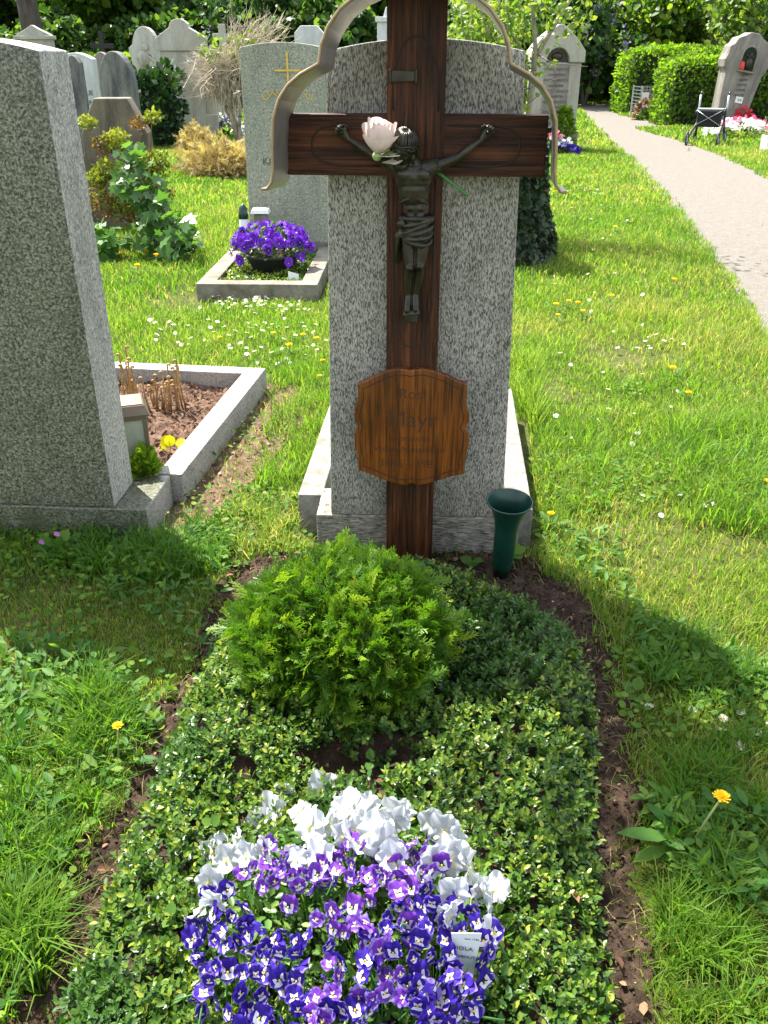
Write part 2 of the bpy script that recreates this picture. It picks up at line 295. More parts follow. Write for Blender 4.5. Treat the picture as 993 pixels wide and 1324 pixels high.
class MB:
    def __init__(s): s.v = []; s.f = []; s.m = []
    def add(s, V, F, mi=0, T=None):
        o = len(s.v)
        s.v += [tuple(T @ Vector(p)) if T is not None else tuple(p) for p in V]
        s.f += [tuple(i+o for i in f) for f in F]; s.m += [mi]*len(F); return s
    def box(s, c, size, rz=0.0, top=1.0, mi=0, T=None):
        x, y, z = size[0]/2, size[1]/2, size[2]/2
        V = [(-x,-y,-z),(x,-y,-z),(x,y,-z),(-x,y,-z),(-x*top,-y*top,z),(x*top,-y*top,z),(x*top,y*top,z),(-x*top,y*top,z)]
        R = Matrix.Translation(c) @ Matrix.Rotation(rz, 4, 'Z')
        if T is not None: R = T @ R
        return s.add(V, [(3,2,1,0),(4,5,6,7),(0,1,5,4),(1,2,6,5),(2,3,7,6),(3,0,4,7)], mi, R)
    def tube(s, pts, r, n=8, mi=0, closed=False, T=None):
        P = [Vector(p) for p in pts]; k = len(P); V = []; F = []
        rr = r if hasattr(r, '__len__') else [r]*k
        prev = None
        for i in range(k):
            t = (P[(i+1)%k]-P[i-1]) if closed else (P[min(i+1,k-1)]-P[max(i-1,0)])
            if t.length < 1e-9: t = Vector((0,0,1))
            t.normalize()
            if prev is None:
                u = t.orthogonal().normalized()
            else:
                u = prev - t*prev.dot(t)
                u = u.normalized() if u.length > 1e-6 else t.orthogonal().normalized()
            prev = u; v = t.cross(u)
            for j in range(n):
                a = 2*math.pi*j/n; V.append(P[i] + (u*math.cos(a)+v*math.sin(a))*rr[i])
        for i in range(k if closed else k-1):
            for j in range(n):
                a, b = i*n+j, i*n+(j+1)%n; c, d = ((i+1)%k)*n+(j+1)%n, ((i+1)%k)*n+j
                F.append((a,b,c,d))
        if not closed: F += [tuple(range(n-1,-1,-1)), tuple(range((k-1)*n, k*n))]
        return s.add(V, F, mi, T)
    def lathe(s, prof, c=(0,0,0), n=24, mi=0, T=None):
        V = []; F = []
        for r, z in prof:
            for j in range(n):
                a = 2*math.pi*j/n; V.append((c[0]+r*math.cos(a), c[1]+r*math.sin(a), c[2]+z))
        for i in range(len(prof)-1):
            for j in range(n): F.append((i*n+j, i*n+(j+1)%n, (i+1)*n+(j+1)%n, (i+1)*n+j))
        F += [tuple(range(n-1,-1,-1)), tuple(range((len(prof)-1)*n, len(prof)*n))]
        return s.add(V, F, mi, T)
    def prism(s, out, y0, y1, mi=0, T=None):
        """outline in (x, z), thickness from y0 (front) to y1 (back)"""
        k = len(out)
        V = [(x, y0, z) for x, z in out] + [(x, y1, z) for x, z in out]
        area = sum(out[i][0]*out[(i+1)%k][1]-out[(i+1)%k][0]*out[i][1] for i in range(k))
        fr = list(range(k)); bk = list(range(2*k-1, k-1, -1))
        sd = [(i, i+k, (i+1)%k+k, (i+1)%k) for i in range(k)]
        if area < 0: fr.reverse(); bk.reverse(); sd = [q[::-1] for q in sd]
        return s.add(V, [tuple(fr), tuple(bk)] + sd, mi, T)
    def ball(s, c, r, nu=12, nv=8, mi=0, T=None, R=None):
        rx, ry, rz = r if hasattr(r, '__len__') else (r, r, r)
        V = [(0,0,-rz)]; F = []
        for i in range(1, nv):
            p = math.pi*i/nv - math.pi/2
            for j in range(nu):
                a = 2*math.pi*j/nu; V.append((rx*math.cos(p)*math.cos(a), ry*math.cos(p)*math.sin(a), rz*math.sin(p)))
        V.append((0,0,rz)); e = len(V)-1
        for j in range(nu): F.append((0, 1+(j+1)%nu, 1+j))
        for i in range(nv-2):
            for j in range(nu): F.append((1+i*nu+j, 1+i*nu+(j+1)%nu, 1+(i+1)*nu+(j+1)%nu, 1+(i+1)*nu+j))
        for j in range(nu): F.append((e, 1+(nv-2)*nu+j, 1+(nv-2)*nu+(j+1)%nu))
        X = Matrix.Translation(c)
        if R is not None: X = X @ R.to_4x4()
        if T is not None: X = T @ X
        return s.add(V, F, mi, X)
    def build(s, name, mats, parent=None, world=True, bevel=0.0, smooth=False, base=None):
        me = bpy.data.meshes.new(name); me.from_pydata(s.v, [], s.f)
        ms = mats if isinstance(mats, (list, tuple)) else [mats]
        for m in ms: me.materials.append(m)
        if len(ms) > 1: me.polygons.foreach_set('material_index', np.array(s.m, np.int32))
        return finish(name, me, parent, world, bevel, smooth, base)

def npmesh(name, V, loops, sizes, mat, tint=None, parent=None, world=True, smooth=False, base=None):
    me = bpy.data.meshes.new(name)
    V = np.ascontiguousarray(V, np.float32); loops = np.ascontiguousarray(loops, np.int32); sizes = np.asarray(sizes, np.int32)
    me.vertices.add(len(V)); me.vertices.foreach_set('co', V.ravel())
    me.loops.add(len(loops)); me.loops.foreach_set('vertex_index', loops)
    st = np.concatenate([[0], np.cumsum(sizes)[:-1]]).astype(np.int32)
    me.polygons.add(len(sizes)); me.polygons.foreach_set('loop_start', st)
    me.update(calc_edges=True)
    if tint is not None:
        a = me.attributes.new('tint', 'FLOAT', 'POINT'); a.data.foreach_set('value', np.ascontiguousarray(tint, np.float32))
    me.materials.append(mat)
    return finish(name, me, parent, world, 0, smooth, base)
def frames(d, up):
    """columns x, y, z: y along d, z as near up as it can be"""
    d = d/np.linalg.norm(d, axis=1, keepdims=True)
    x = np.cross(d, up); x /= np.linalg.norm(x, axis=1, keepdims=True)+1e-9
    z = np.cross(x, d); return np.stack([x, d, z], axis=2)
def inst(name, T, F, pos, R, S, tint, mat, parent=None, world=True, smooth=False):
    T = np.asarray(T, float); N = len(pos); k = len(T)
    S = np.asarray(S, float); S = S[:, None] if S.ndim == 1 else S
    V = np.einsum('nij,nkj->nki', R, T[None]*(S[:, None, :] if S.shape[1] == 3 else S[:, None, :1])) + pos[:, None, :]
    idx = np.array([i for f in F for i in f]); fs = np.array([len(f) for f in F])
    loops = (idx[None] + k*np.arange(N)[:, None]).ravel(); sizes = np.tile(fs, N)
    return npmesh(name, V.reshape(-1, 3), loops, sizes, mat, np.repeat(tint, k), parent, world, smooth)
def rnd_dirs(n):
    v = RNG.normal(size=(n, 3)); return v/np.linalg.norm(v, axis=1, keepdims=True)
_LAT = np.random.default_rng(5).random((256, 256))
def vn(x, y, s, o=0):
    """smooth value noise 0..1"""
    x = x*s+o*17.3; y = y*s+o*9.1; xi = np.floor(x).astype(int); yi = np.floor(y).astype(int)
    fx = x-xi; fy = y-yi; fx = fx*fx*(3-2*fx); fy = fy*fy*(3-2*fy)
    g = lambda a, b: _LAT[a % 256, b % 256]
    return (g(xi,yi)*(1-fx)+g(xi+1,yi)*fx)*(1-fy)+(g(xi,yi+1)*(1-fx)+g(xi+1,yi+1)*fx)*fy
def inpoly(x, y, P):
    r = np.zeros(np.shape(x), bool); n = len(P)
    for i in range(n):
        x1, y1 = P[i][0], P[i][1]; x2, y2 = P[(i+1)%n][0], P[(i+1)%n][1]
        if y1 == y2: continue
        c = ((y1 > y) != (y2 > y)) & (x < (x2-x1)*(y-y1)/(y2-y1)+x1); r ^= c
    return r
def copy_tree(o, parent=None):
    c = o.copy(); COL.objects.link(c)
    if parent is not None: c.parent = parent
    for ch in [k for k in o.children]: copy_tree(ch, c)
    return c
def letters(body, size, at, rz, mat, parent, name='lettering', ext=0.0012, lean=0.0, space=1.0, thin=False):
    cu = bpy.data.curves.new(name, 'FONT'); cu.body = body; cu.size = size; cu.align_x = 'CENTER'; cu.align_y = 'CENTER'; cu.extrude = ext
    cu.offset = -0.010*size if thin else 0.0; cu.space_line = space; cu.resolution_u = 3
    cu.materials.append(mat)
    o = bpy.data.objects.new(name, cu); COL.objects.link(o)
    X = Matrix.Translation(at) @ Matrix.Rotation(rz, 4, 'Z') @ Matrix.Rotation(math.pi/2 - lean, 4, 'X')
    dg = bpy.context.evaluated_depsgraph_get(); me = bpy.data.meshes.new_from_object(o.evaluated_get(dg)); bpy.data.objects.remove(o); bpy.data.curves.remove(cu)
    me.name = name; o = bpy.data.objects.new(name, me); COL.objects.link(o)
    o.parent = parent; o.matrix_basis = W[parent.name].inverted() @ X
    return o

LEAF_T = [(0,0,0),(-.26,.3,.06),(-.24,.68,.04),(0,1,-.06),(.24,.68,.04),(.26,.3,.06)]
LEAF_F = [(0,3,2,1),(0,5,4,3)]
QUAD_T = [(-.5,0,0),(.5,0,0),(.35,1,.0),(-.35,1,.0)]
ROUND_T = [(0,0,0)]+[(.5*math.sin(a)*1.0, .5-.5*math.cos(a), .10*abs(math.sin(a))) for a in [2*math.pi*i/9 for i in range(1, 9)]]
ROUND_F = [(0,1,2,3),(0,3,4,5),(0,5,6),(0,6,7,8)]
# ------------------------------------------------------------------ the ground and its surfaces
YAW = rad(-4.0)                                     # the grave rows stand a little turned
def gp(L, z=0.0): return [G(a, b, z).xy.to_tuple() for a, b in L]
PATH_L = gp([(993,440),(930,345),(880,285),(820,215),(780,178),(757,153),(748,141)])
PATH_R = gp([(822,166),(850,174),(880,183),(930,199),(993,229)])
PATH = [(0.9,-3.0),(1.78,2.0)] + PATH_L + [(6.2,33.0)] + gp([(790,139),(806,150),(835,155.5),(870,157)]) + [(16,23.6),(16,20.9)] + gp([(862,165)]) + PATH_R + [(4.75,10.0),(4.45,7.5),(4.2,5.0),(3.9,2.0),(3.2,-3.0)]
CROSS_PATH = [(2.0,31.2),(16.0,30.2),(16.0,31.8),(2.0,33.0)]
BED = gp([(345,735),(285,815),(245,900),(205,985),(150,1120),(70,1324)], 0.05) + [(-0.52,0.55),(0.37,0.55)] + gp([(800,1324),(775,1150),(765,1000),(768,905),(738,815),(640,765),(560,735),(440,730)], 0.05)
SOIL = gp([(412,712),(352,722),(296,735),(262,800),(246,870),(192,925),(168,1000),(118,1065),(82,1130),(50,1210),(2,1300)]) + [(-0.63,0.5),(0.44,0.5)] + gp([(856,1324),(836,1200),(818,1110),(838,1050),(832,960),(808,900),(788,815),(752,770),(705,740),(690,722)])
BARE1 = gp([(330,497),(385,500),(400,540),(330,620),(255,690),(195,720),(200,690),(280,580)])
SHADE_MOSS = gp([(-60,745),(130,760),(300,745),(270,880),(205,935),(160,900),(120,835),(-60,835)])
KERB2 = gp([(250,392),(418,394)]) + [(-0.40,7.9),(-1.15,7.9)]
LEFT_GRAVE = [(-1.72,2.75),(-0.80,2.63),(-0.585,4.12),(-1.5,4.22)]
MID_GRAVE = [(-0.32,2.69),(-0.22,2.55),(0.46,2.50),(0.53,2.60),(0.66,3.75),(-0.18,3.8)]

def sheet(name, poly, z, mat, kind='structure', sub=None):
    bm = bmesh.new(); vs = [bm.verts.new((x, y, z)) for x, y in poly]; f = bm.faces.new(vs); f.normal_update()
    if f.normal.z < 0: f.normal_flip()
    me = bpy.data.meshes.new(name); bm.to_mesh(me); bm.free(); me.materials.append(mat)
    o = finish(name, me, None, False, 0, False); return tag(o, kind=kind)
sheet('ground', [(-150,-60),(150,-60),(150,240),(-150,240)], 0.0, M['ground'])
sheet('gravel_path', PATH, 0.006, M['gravel'])
sheet('cross_path', CROSS_PATH, 0.010, M['gravel'])
sheet('bare_soil_patch', BARE1, 0.004, M['mulch'])

def relief(name, poly, step, hfun, mat, kind='structure', parent=None, base=None):
    xs = [p[0] for p in poly]; ys = [p[1] for p in poly]
    X = np.arange(min(xs)-step, max(xs)+step, step); Y = np.arange(min(ys)-step, max(ys)+step, step)
    gx, gy = np.meshgrid(X, Y); ins = inpoly(gx.ravel(), gy.ravel(), poly).reshape(gx.shape)
    Z = hfun(gx, gy); V = np.stack([gx.ravel(), gy.ravel(), Z.ravel()], 1); nx = len(X)
    cell = ins[:-1,:-1] & ins[1:,:-1] & ins[:-1,1:] & ins[1:,1:]
    i, j = np.nonzero(cell); a = i*nx+j
    q = np.stack([a, a+1, a+nx+1, a+nx], 1)
    used = np.unique(q); mp = np.zeros(len(V), int); mp[used] = np.arange(len(used))
    o = npmesh(name, V[used], mp[q].ravel(), np.full(len(q), 4), mat, None, parent, True, False, base)
    if kind: o['kind'] = kind
    return o
def soil_h(x, y):
    return 0.012 + 0.020*(vn(x, y, 9, 1)-0.4) + 0.022*(vn(x, y, 40, 2)-0.5) + 0.016*(vn(x, y, 110, 3)-0.5) + 0.008*(vn(x, y, 230, 4)-0.5)
relief('grave_soil', SOIL, 0.007, soil_h, M['soil'])

def dist_in(x, y, P):
    d = np.full(np.shape(x), 9.0)
    for i in range(len(P)):
        x1, y1 = P[i]; x2, y2 = P[(i+1)%len(P)]; L = (x2-x1)**2+(y2-y1)**2+1e-12
        t = np.clip(((x-x1)*(x2-x1)+(y-y1)*(y2-y1))/L, 0, 1)
        d = np.minimum(d, np.hypot(x-x1-t*(x2-x1), y-y1-t*(y2-y1)))
    return np.where(inpoly(x, y, P), d, -d)
HOLLOW = (-0.02, 1.50)                              # bare earth under and before the conifer
def bed_h(x, y):
    d = np.clip(dist_in(x, y, BED)/0.09, 0, 1)
    h = (0.015+0.085*np.sqrt(d)) * (0.75+0.5*vn(x, y, 7, 5)) + 0.018*(vn(x, y, 22, 6)-0.5)
    hol = np.clip(np.hypot((x-HOLLOW[0])/0.20, (y-HOLLOW[1])/0.075), 0, 1)
    return h*(0.15+0.85*hol**2)

# ------------------------------------------------------------------ scatter helpers
def half_w(Y): return 0.44*(0.886*Y+0.70)+0.25
def scatter(n, y0, y1, margin=0.0):
    y = y0 + (y1-y0)*RNG.random(n*3) ; x = (RNG.random(n*3)*2-1)*(half_w(y1)+margin)
    k = np.abs(x) < half_w(y)+margin; return x[k][:n*3], y[k][:n*3]
def frustum_points(dens, y0, y1, margin=0.0):
    ws = half_w(y1)+margin; n = int(dens*2*ws*(y1-y0))
    y = y0+(y1-y0)*RNG.random(n); x = (RNG.random(n)*2-1)*ws
    k = np.abs(x) < half_w(y)+margin; return x[k], y[k]
def blades(px, py, h, wd, lean, tint, base_z=0.0):
    n = len(px); a = RNG.random(n)*2*math.pi; b = RNG.random(n)*2*math.pi
    sx, sy = np.cos(a)*wd/2, np.sin(a)*wd/2; lx, ly = np.cos(b)*lean*h, np.sin(b)*lean*h
    P = np.zeros((n, 5, 3)); z = base_z if np.ndim(base_z) else np.full(n, base_z)
    P[:,0] = np.stack([px-sx, py-sy, z-0.004], 1); P[:,1] = np.stack([px+sx, py+sy, z-0.004], 1)
    mx, my, mz = px+lx*0.35, py+ly*0.35, z+h*0.62
    P[:,2] = np.stack([mx+sx*.75, my+sy*.75, mz], 1); P[:,3] = np.stack([mx-sx*.75, my-sy*.75, mz], 1)
    P[:,4] = np.stack([px+lx, py+ly, z+h*np.sqrt(np.clip(1-(lean*0.55)**2, .15, 1))], 1)
    return P, tint
def blade_mesh(name, parts, mat):
    P = np.concatenate([p for p, _ in parts]); t = np.concatenate([q for _, q in parts]); n = len(P)
    idx = np.array([0,1,2,3, 3,2,4]); loops = (idx[None]+5*np.arange(n)[:,None]).ravel()
    return npmesh(name, P.reshape(-1,3), loops, np.tile([4,3], n), mat, np.repeat(t, 5), None, False)
def lawn_ok(x, y):
    wob = 0.05*(vn(x, y, 6, 8)-0.5)
    k = ~((dist_in(x, y, SOIL) > 0.055*vn(x, y, 11, 14)+0.03*vn(x, y, 37, 15)-0.012) | (dist_in(x, y, PATH) > (0.06*vn(x, y, 4, 16)+0.06*vn(x, y, 17, 17))*np.clip(y/6,.5,1.6)-0.03) | inpoly(x, y, KERB2) | inpoly(x, y, LEFT_GRAVE) | inpoly(x, y, MID_GRAVE))
    k &= ~((np.abs(y-(31.9-0.07*(x-2))) < 0.85) & (x > 2))
    return k
BARE_SPOTS = [(G(805,462).xy, 0.24, .8), (G(715,510).xy, 0.16, .6), (G(835,458).xy, 0.2, .5), (G(40,800).xy, 0.22, .8), (G(360,520).xy, 0.28, .75), (G(300,600).xy, 0.2, .8), (G(330,720).xy, 0.14, .6), (G(900,1240).xy, .07, .8), (G(330,375).xy, .3, .3), (G(240,390).xy, .3, .7), (G(800,690).xy, .2, .4), (G(930,690).xy, .2, .5), (G(870,710).xy, .2,.45)]
def lawn_tint(x, y):
    big = vn(x, y, 0.9, 1)*0.5+vn(x, y, 2.6, 2)*0.5
    return np.clip(0.10+0.66*big + RNG.normal(size=len(x))*0.15, 0.10, 1)
def bare(x, y):
    b = np.zeros(len(x))
    for c, r, s in BARE_SPOTS:
        d = np.hypot(x-c[0], (y-c[1])*0.8)/r*(0.6+0.8*vn(x, y, 12, 9)); b = np.maximum(b, s*np.clip(1.25-d, 0, 1))
    b = np.maximum(b, 0.72*inpoly(x, y, BARE1))
    return b
parts = []
for dens, y0, y1, wd, h, mg in ((17000, 0.5, 1.9, .0030, .044, .35), (11000, 1.9, 3.4, .0036, .046, .45), (6500, 3.4, 6.0, .0048, .046, .5), (3300, 6.0, 10.0, .0072, .050, .6), (1300, 10, 17, .013, .058, .8), (330, 17, 40, .032, .075, 1.5)):
    x, y = frustum_points(dens, y0, y1, mg); k = lawn_ok(x, y); x, y = x[k], y[k]
    b = bare(x, y); k = RNG.random(len(x)) > b*1.05; x, y, b = x[k], y[k], b[k]
    tuft = vn(x, y, 3.2, 11)
    hh = h*(0.45+0.9*RNG.random(len(x)))*(0.65+0.9*tuft)*(1-0.5*b)
    moss = inpoly(x, y, SHADE_MOSS); hh = np.where(moss, hh*0.5, hh)
    t = lawn_tint(x, y); dry = RNG.random(len(x)) < (0.05+0.55*b+0.22*moss+0.12*(vn(x, y, 1.3, 21) > .62)); t = np.where(dry, RNG.random(len(x))*0.15, t)
    parts.append(blades(x, y, hh, wd*(0.7+0.6*RNG.random(len(x))), 0.25+0.75*RNG.random(len(x)), t))
x, y = frustum_points(16000, 1.6, 2.7, 0.2); k = inpoly(x, y, SHADE_MOSS) & lawn_ok(x, y); x, y = x[k], y[k]
parts.append(blades(x, y, 0.012+0.018*RNG.random(len(x)), .0025, 0.3+.6*RNG.random(len(x)), np.where(RNG.random(len(x)) < .25, .12*RNG.random(len(x)), .2+.5*RNG.random(len(x)))))
tag(blade_mesh('grass', parts, M['grass']), kind='stuff')
# taller tufts
parts = []
def tuft_zone(n, poly, h, wd, t0, t1, lean=0.8):
    xs = [p[0] for p in poly]; ys = [p[1] for p in poly]
    x = RNG.uniform(min(xs), max(xs), n*2); y = RNG.uniform(min(ys), max(ys), n*2)
    k = inpoly(x, y, poly) & ~inpoly(x, y, LEFT_GRAVE) & ~inpoly(x, y, MID_GRAVE); x, y = x[k], y[k]
    cl = vn(x, y, 14, 31); k = cl > 0.38; x, y, cl = x[k], y[k], cl[k]
    parts.append(blades(x, y, h*(0.5+0.7*RNG.random(len(x)))*(0.5+cl), wd*(0.7+0.6*RNG.random(len(x))), 0.3+lean*RNG.random(len(x)), t0+(t1-t0)*RNG.random(len(x))))
tuft_zone(4200, gp([(0,930),(150,900),(190,960),(120,1060),(60,1180),(0,1290)]), .095, .0045, .35, .9)
tuft_zone(600, gp([(0,1180),(70,1180),(60,1290),(0,1324)]), .11, .0055, .3, .8, 1.0)
tuft_zone(2600, gp([(840,560),(993,540),(993,700),(880,680)]), .115, .005, .3, .7)
tuft_zone(1200, gp([(690,560),(760,540),(790,660),(700,700)]), .10, .0045, .25, .7)
tuft_zone(900, gp([(650,470),(690,470),(700,560),(665,560)]), .17, .0045, .15, .5, .9)
tuft_zone(1300, gp([(360,470),(425,470),(425,600),(380,640),(330,640)]), .10, .0045, .25, .7)
tuft_zone(1300, gp([(130,690),(290,680),(300,740),(200,760),(60,740)]), .085, .0045, .5, 1.0)
tuft_zone(900, gp([(300,660),(400,650),(400,720),(310,730)]), .08, .0035, .0, .35)
tuft_zone(1500, gp([(840,1090),(930,1090),(990,1324),(880,1324),(850,1200)]), .075, .004, .3, .75)
tuft_zone(1500, gp([(815,790),(993,870),(993,930),(840,930),(825,850)]), .085, .0042, .5, 1.0)
tuft_zone(900, gp([(850,960),(993,960),(993,1090),(860,1080)]), .075, .0042, .45, 1.0)
tag(blade_mesh('tall_grass', parts, M['grass']), kind='stuff')

# clover and other small round leaves in the lawn
x, y = frustum_points(2600, 0.6, 4.2, .3); k = lawn_ok(x, y) & (vn(x, y, 2.2, 41) > .50); x, y = x[k], y[k]
k = RNG.random(len(x)) > bare(x, y); x, y = x[k], y[k]; n = len(x)
d = rnd_dirs(n); d[:,2] = np.abs(d[:,2])*0.35; up = np.tile([0,0,1.], (n,1))+RNG.normal(size=(n,3))*0.35
pos = np.stack([x, y, 0.012+0.045*RNG.random(n)], 1)
tag(inst('clover', ROUND_T, ROUND_F, pos, frames(d, up), 0.010+0.012*RNG.random(n), RNG.random(n), M['clover']), kind='stuff')
# larger leaves of lawn weeds near the camera
Z = [gp([(0,840),(140,850),(210,960),(150,1020),(0,1000)]), gp([(0,1000),(110,1040),(60,1200),(0,1250)]), gp([(820,1040),(993,1060),(993,1200),(860,1150)]), gp([(60,700),(300,690),(280,860),(150,790)]), gp([(800,780),(993,880),(993,930),(830,900)]), gp([(690,700),(800,700),(830,800),(760,760)])]
xs, ys = [], []
for P, n in zip(Z, (700, 300, 380, 420, 420, 120)):
    a = RNG.uniform(min(p[0] for p in P), max(p[0] for p in P), n*2); b = RNG.uniform(min(p[1] for p in P), max(p[1] for p in P), n*2); k = inpoly(a, b, P) & lawn_ok(a, b); xs.append(a[k][:n]); ys.append(b[k][:n])
x = np.concatenate(xs); y = np.concatenate(ys); n = len(x)
d = rnd_dirs(n); d[:,2] = np.abs(d[:,2])*0.5+0.05; up = np.tile([0,0,1.], (n,1))+RNG.normal(size=(n,3))*0.3
S = np.stack([0.014+0.020*RNG.random(n)]*3, 1); S[:,1] *= 1.0+0.9*RNG.random(n)
tag(inst('weeds', LEAF_T, LEAF_F, np.stack([x, y, 0.02+0.04*RNG.random(n)], 1), frames(d, up), S, RNG.random(n), M['weed']), kind='stuff')

# ------------------------------------------------------------------ evergreen ground cover on the grave
cover = relief('ground_cover', BED, 0.015, lambda x, y: bed_h(x, y)-0.03, M['soil'], kind='stuff', base=(0, 1.3, 0))
def sprigs(n, poly, hfun, leaf, per, ok=None, rise=0.035, cores=None):
    xs = [p[0] for p in poly]; ys = [p[1] for p in poly]
    x = RNG.uniform(min(xs), max(xs), n*2); y = RNG.uniform(min(ys), max(ys), n*2); k = inpoly(x, y, poly)
    x, y = x[k][:n], y[k][:n]
    if ok is not None: k = ok(x, y); x, y = x[k], y[k]
    m = len(x); z = hfun(x, y)
    tilt = RNG.normal(size=(m, 3))*0.42; tilt[:,2] = 1; tilt /= np.linalg.norm(tilt, axis=1, keepdims=True)
    e = np.repeat(np.arange(m), per); q = np.tile(np.arange(per)/max(1, per-1), m)
    ang = q*per*2.4+np.repeat(RNG.random(m)*6.28, per)
    u = np.cross(tilt, [0.31, 0.2, 0.93]); u /= np.linalg.norm(u, axis=1, keepdims=True)+1e-9; v = np.cross(tilt, u)
    rad_ = u[e]*np.cos(ang)[:,None]+v[e]*np.sin(ang)[:,None]
    up_amt = (0.25+0.9*q)[:,None]; d = rad_+tilt[e]*up_amt
    hgt = rise*(0.5+RNG.random(m)*0.9)
    pos = np.stack([x, y, z-0.012], 1)[e]+tilt[e]*(q*hgt[e])[:,None]
    s = leaf*(0.65+0.6*RNG.random(len(e)))*(1.08-0.4*q)
    young = vn(x, y, 4.5, 51)
    t = np.clip(0.22+0.35*RNG.random(len(e))+np.where(q > .6, 0.45*(young[e] > .38)*RNG.random(len(e))**.7+.12, 0), 0, 1)
    S = np.stack([s, s, s], 1)
    return pos, frames(d, tilt[e]+rad_*-0.4*(1-up_amt)), S, t
def not_hollow(x, y):
    return (np.hypot((x-HOLLOW[0])/0.17, (y-HOLLOW[1])/0.055) > 0.6+0.7*vn(x, y, 20, 3)) & (vn(x, y, 11, 77) > 0.06)
pos, R, S, t = sprigs(6200, BED, bed_h, 0.0195, 9, not_hollow)
leaves = inst('ground_cover_leaves', LEAF_T, LEAF_F, pos, R, S, t, M['cover'], cover)
leaves['kind'] = 'stuff'

# brown leaves, bark bits and twigs lying about
x, y = frustum_points(900, 0.7, 2.75, 0.1)
k = (inpoly(x, y, SOIL) & ~inpoly(x, y, BED)) | (RNG.random(len(x)) < 0.05); k &= ~inpoly(x, y, LEFT_GRAVE)
hx = HOLLOW[0]+RNG.normal(size=60)*0.13; hy = HOLLOW[1]+RNG.normal(size=60)*0.05
x = np.concatenate([x[k], hx]); y = np.concatenate([y[k], hy]); n = len(x)
d = rnd_dirs(n); d[:,2] *= 0.25; up = np.tile([0,0,1.], (n,1))+RNG.normal(size=(n,3))*0.4
s = 0.004+0.026*RNG.random(n)**4; S = np.stack([s*(.4+1.1*RNG.random(n)), s, s*2], 1)
tag(inst('leaf_litter', LEAF_T, LEAF_F, np.stack([x, y, np.where(inpoly(x, y, BED), bed_h(x, y), soil_h(x, y))+0.006], 1), frames(d, up), S, RNG.random(n)**1.8, M['brown_litter']), kind='stuff')
# crumbs of earth
x, y = frustum_points(5200, 0.7, 2.7, 0.05); k = inpoly(x, y, SOIL) & ~inpoly(x, y, BED); x, y = x[k], y[k]; n = len(x)
OCT = [(1,0,0),(-1,0,0),(0,1,0),(0,-1,0),(0,0,1),(0,0,-1)]; OCF = [(0,2,4),(2,1,4),(1,3,4),(3,0,4),(2,0,5),(1,2,5),(3,1,5),(0,3,5)]
S = (0.0018+0.0055*RNG.random(n)**2.5)[:,None]*(0.6+0.8*RNG.random((n,3)))
tag(inst('soil_crumbs', OCT, OCF, np.stack([x, y, soil_h(x, y)+0.001], 1), frames(rnd_dirs(n), rnd_dirs(n)), S, RNG.random(n), M['soil']), kind='stuff')
x, y = frustum_points(500, 2.6, 5.0, .1); k = inpoly(x, y, BARE1); x, y = x[k], y[k]; n = len(x)
d = rnd_dirs(n); d[:,2] *= 0.2; s = 0.008+0.022*RNG.random(n)**2
tag(inst('dry_leaf_bits', LEAF_T, LEAF_F, np.stack([x, y, np.full(n, .012)], 1), frames(d, np.tile([0,0,1.],(n,1))+RNG.normal(size=(n,3))*.4), s, RNG.random(n), M['brown_litter']), kind='stuff')
# grit on the path
x, y = frustum_points(6, 4.5, 12, .5); k = inpoly(x, y, PATH); x, y = x[k], y[k]; n = len(x)
S = (0.003+0.008*RNG.random(n)**3)[:,None]*(0.6+0.8*RNG.random((n,3)))
tag(inst('path_grit', OCT, OCF, np.stack([x, y, np.full(n, .008)], 1), frames(rnd_dirs(n), rnd_dirs(n)), S, RNG.random(n), M['gravel']), kind='stuff')

# thin dead twigs on the earth
b = MB()
for k in range(46):
    for _ in range(40):
        x_, y_ = random.uniform(-.9, 1.0), random.uniform(.75, 2.5)
        pt = (np.array([x_]), np.array([y_]))
        if inpoly(*pt, SOIL)[0] and not inpoly(*pt, BED)[0]: break
    a = random.random()*6.28; L = random.uniform(.02, .09); c = Vector((x_, y_, .018)); d_ = Vector((math.cos(a)*L, math.sin(a)*L, random.uniform(-.003, .012)))
    b.tube([c-d_*.5, c+Vector((random.gauss(0, .004), random.gauss(0, .004), .004)), c+d_*.5], [.0014, .0012, .0007], 5)
tag(b.build('dead_twigs', M['twig_brown']), kind='stuff')
x, y = frustum_points(1500, .7, 2.7, .05); k = inpoly(x, y, SOIL) & ~inpoly(x, y, BED) & (vn(x, y, 9, 44) > .45); x, y = x[k], y[k]
P_, t_ = blades(x, y, 0.018+0.03*RNG.random(len(x)), .0022, 1.2+.5*RNG.random(len(x)), np.where(RNG.random(len(x)) < .55, .1*RNG.random(len(x)), .3+.5*RNG.random(len(x))), soil_h(x, y))
tag(blade_mesh('dry_grass_bits', [(P_, t_)], M['grass']), kind='stuff')
# ------------------------------------------------------------------ the wooden grave cross
CX, CY = 0.0816, 2.475
GC = 'graves of the near row'
cross = empty('grave_cross', (CX, CY, 0), YAW, 'dark wooden crucifix on the planted grave under a curved sheet metal roof', 'grave cross')
Wc = W['grave_cross']; WcI = Wc.inverted()
def LC(px, py, off=0.0):                 # photo pixel -> cross coordinates on the plane y = off
    o = WcI @ Vector((0,0,CAM_H)); d = WcI.to_3x3() @ ray(px, py)
    t = (off-o.y)/d.y; return o + d*t
TH = 0.056                               # board thickness, front face at y = 0
b = MB(); b.box((0, TH/2, 0.80), (0.150, TH, 1.72)); up_ = b.build('upright', M['wood_z'], cross, False, 0.004)
b = MB(); b.box((0, TH/2+.0005, 1.287), (0.684, TH-.005, 0.150)); arm = b.build('cross_arm', M['wood_x'], cross, False, 0.004)
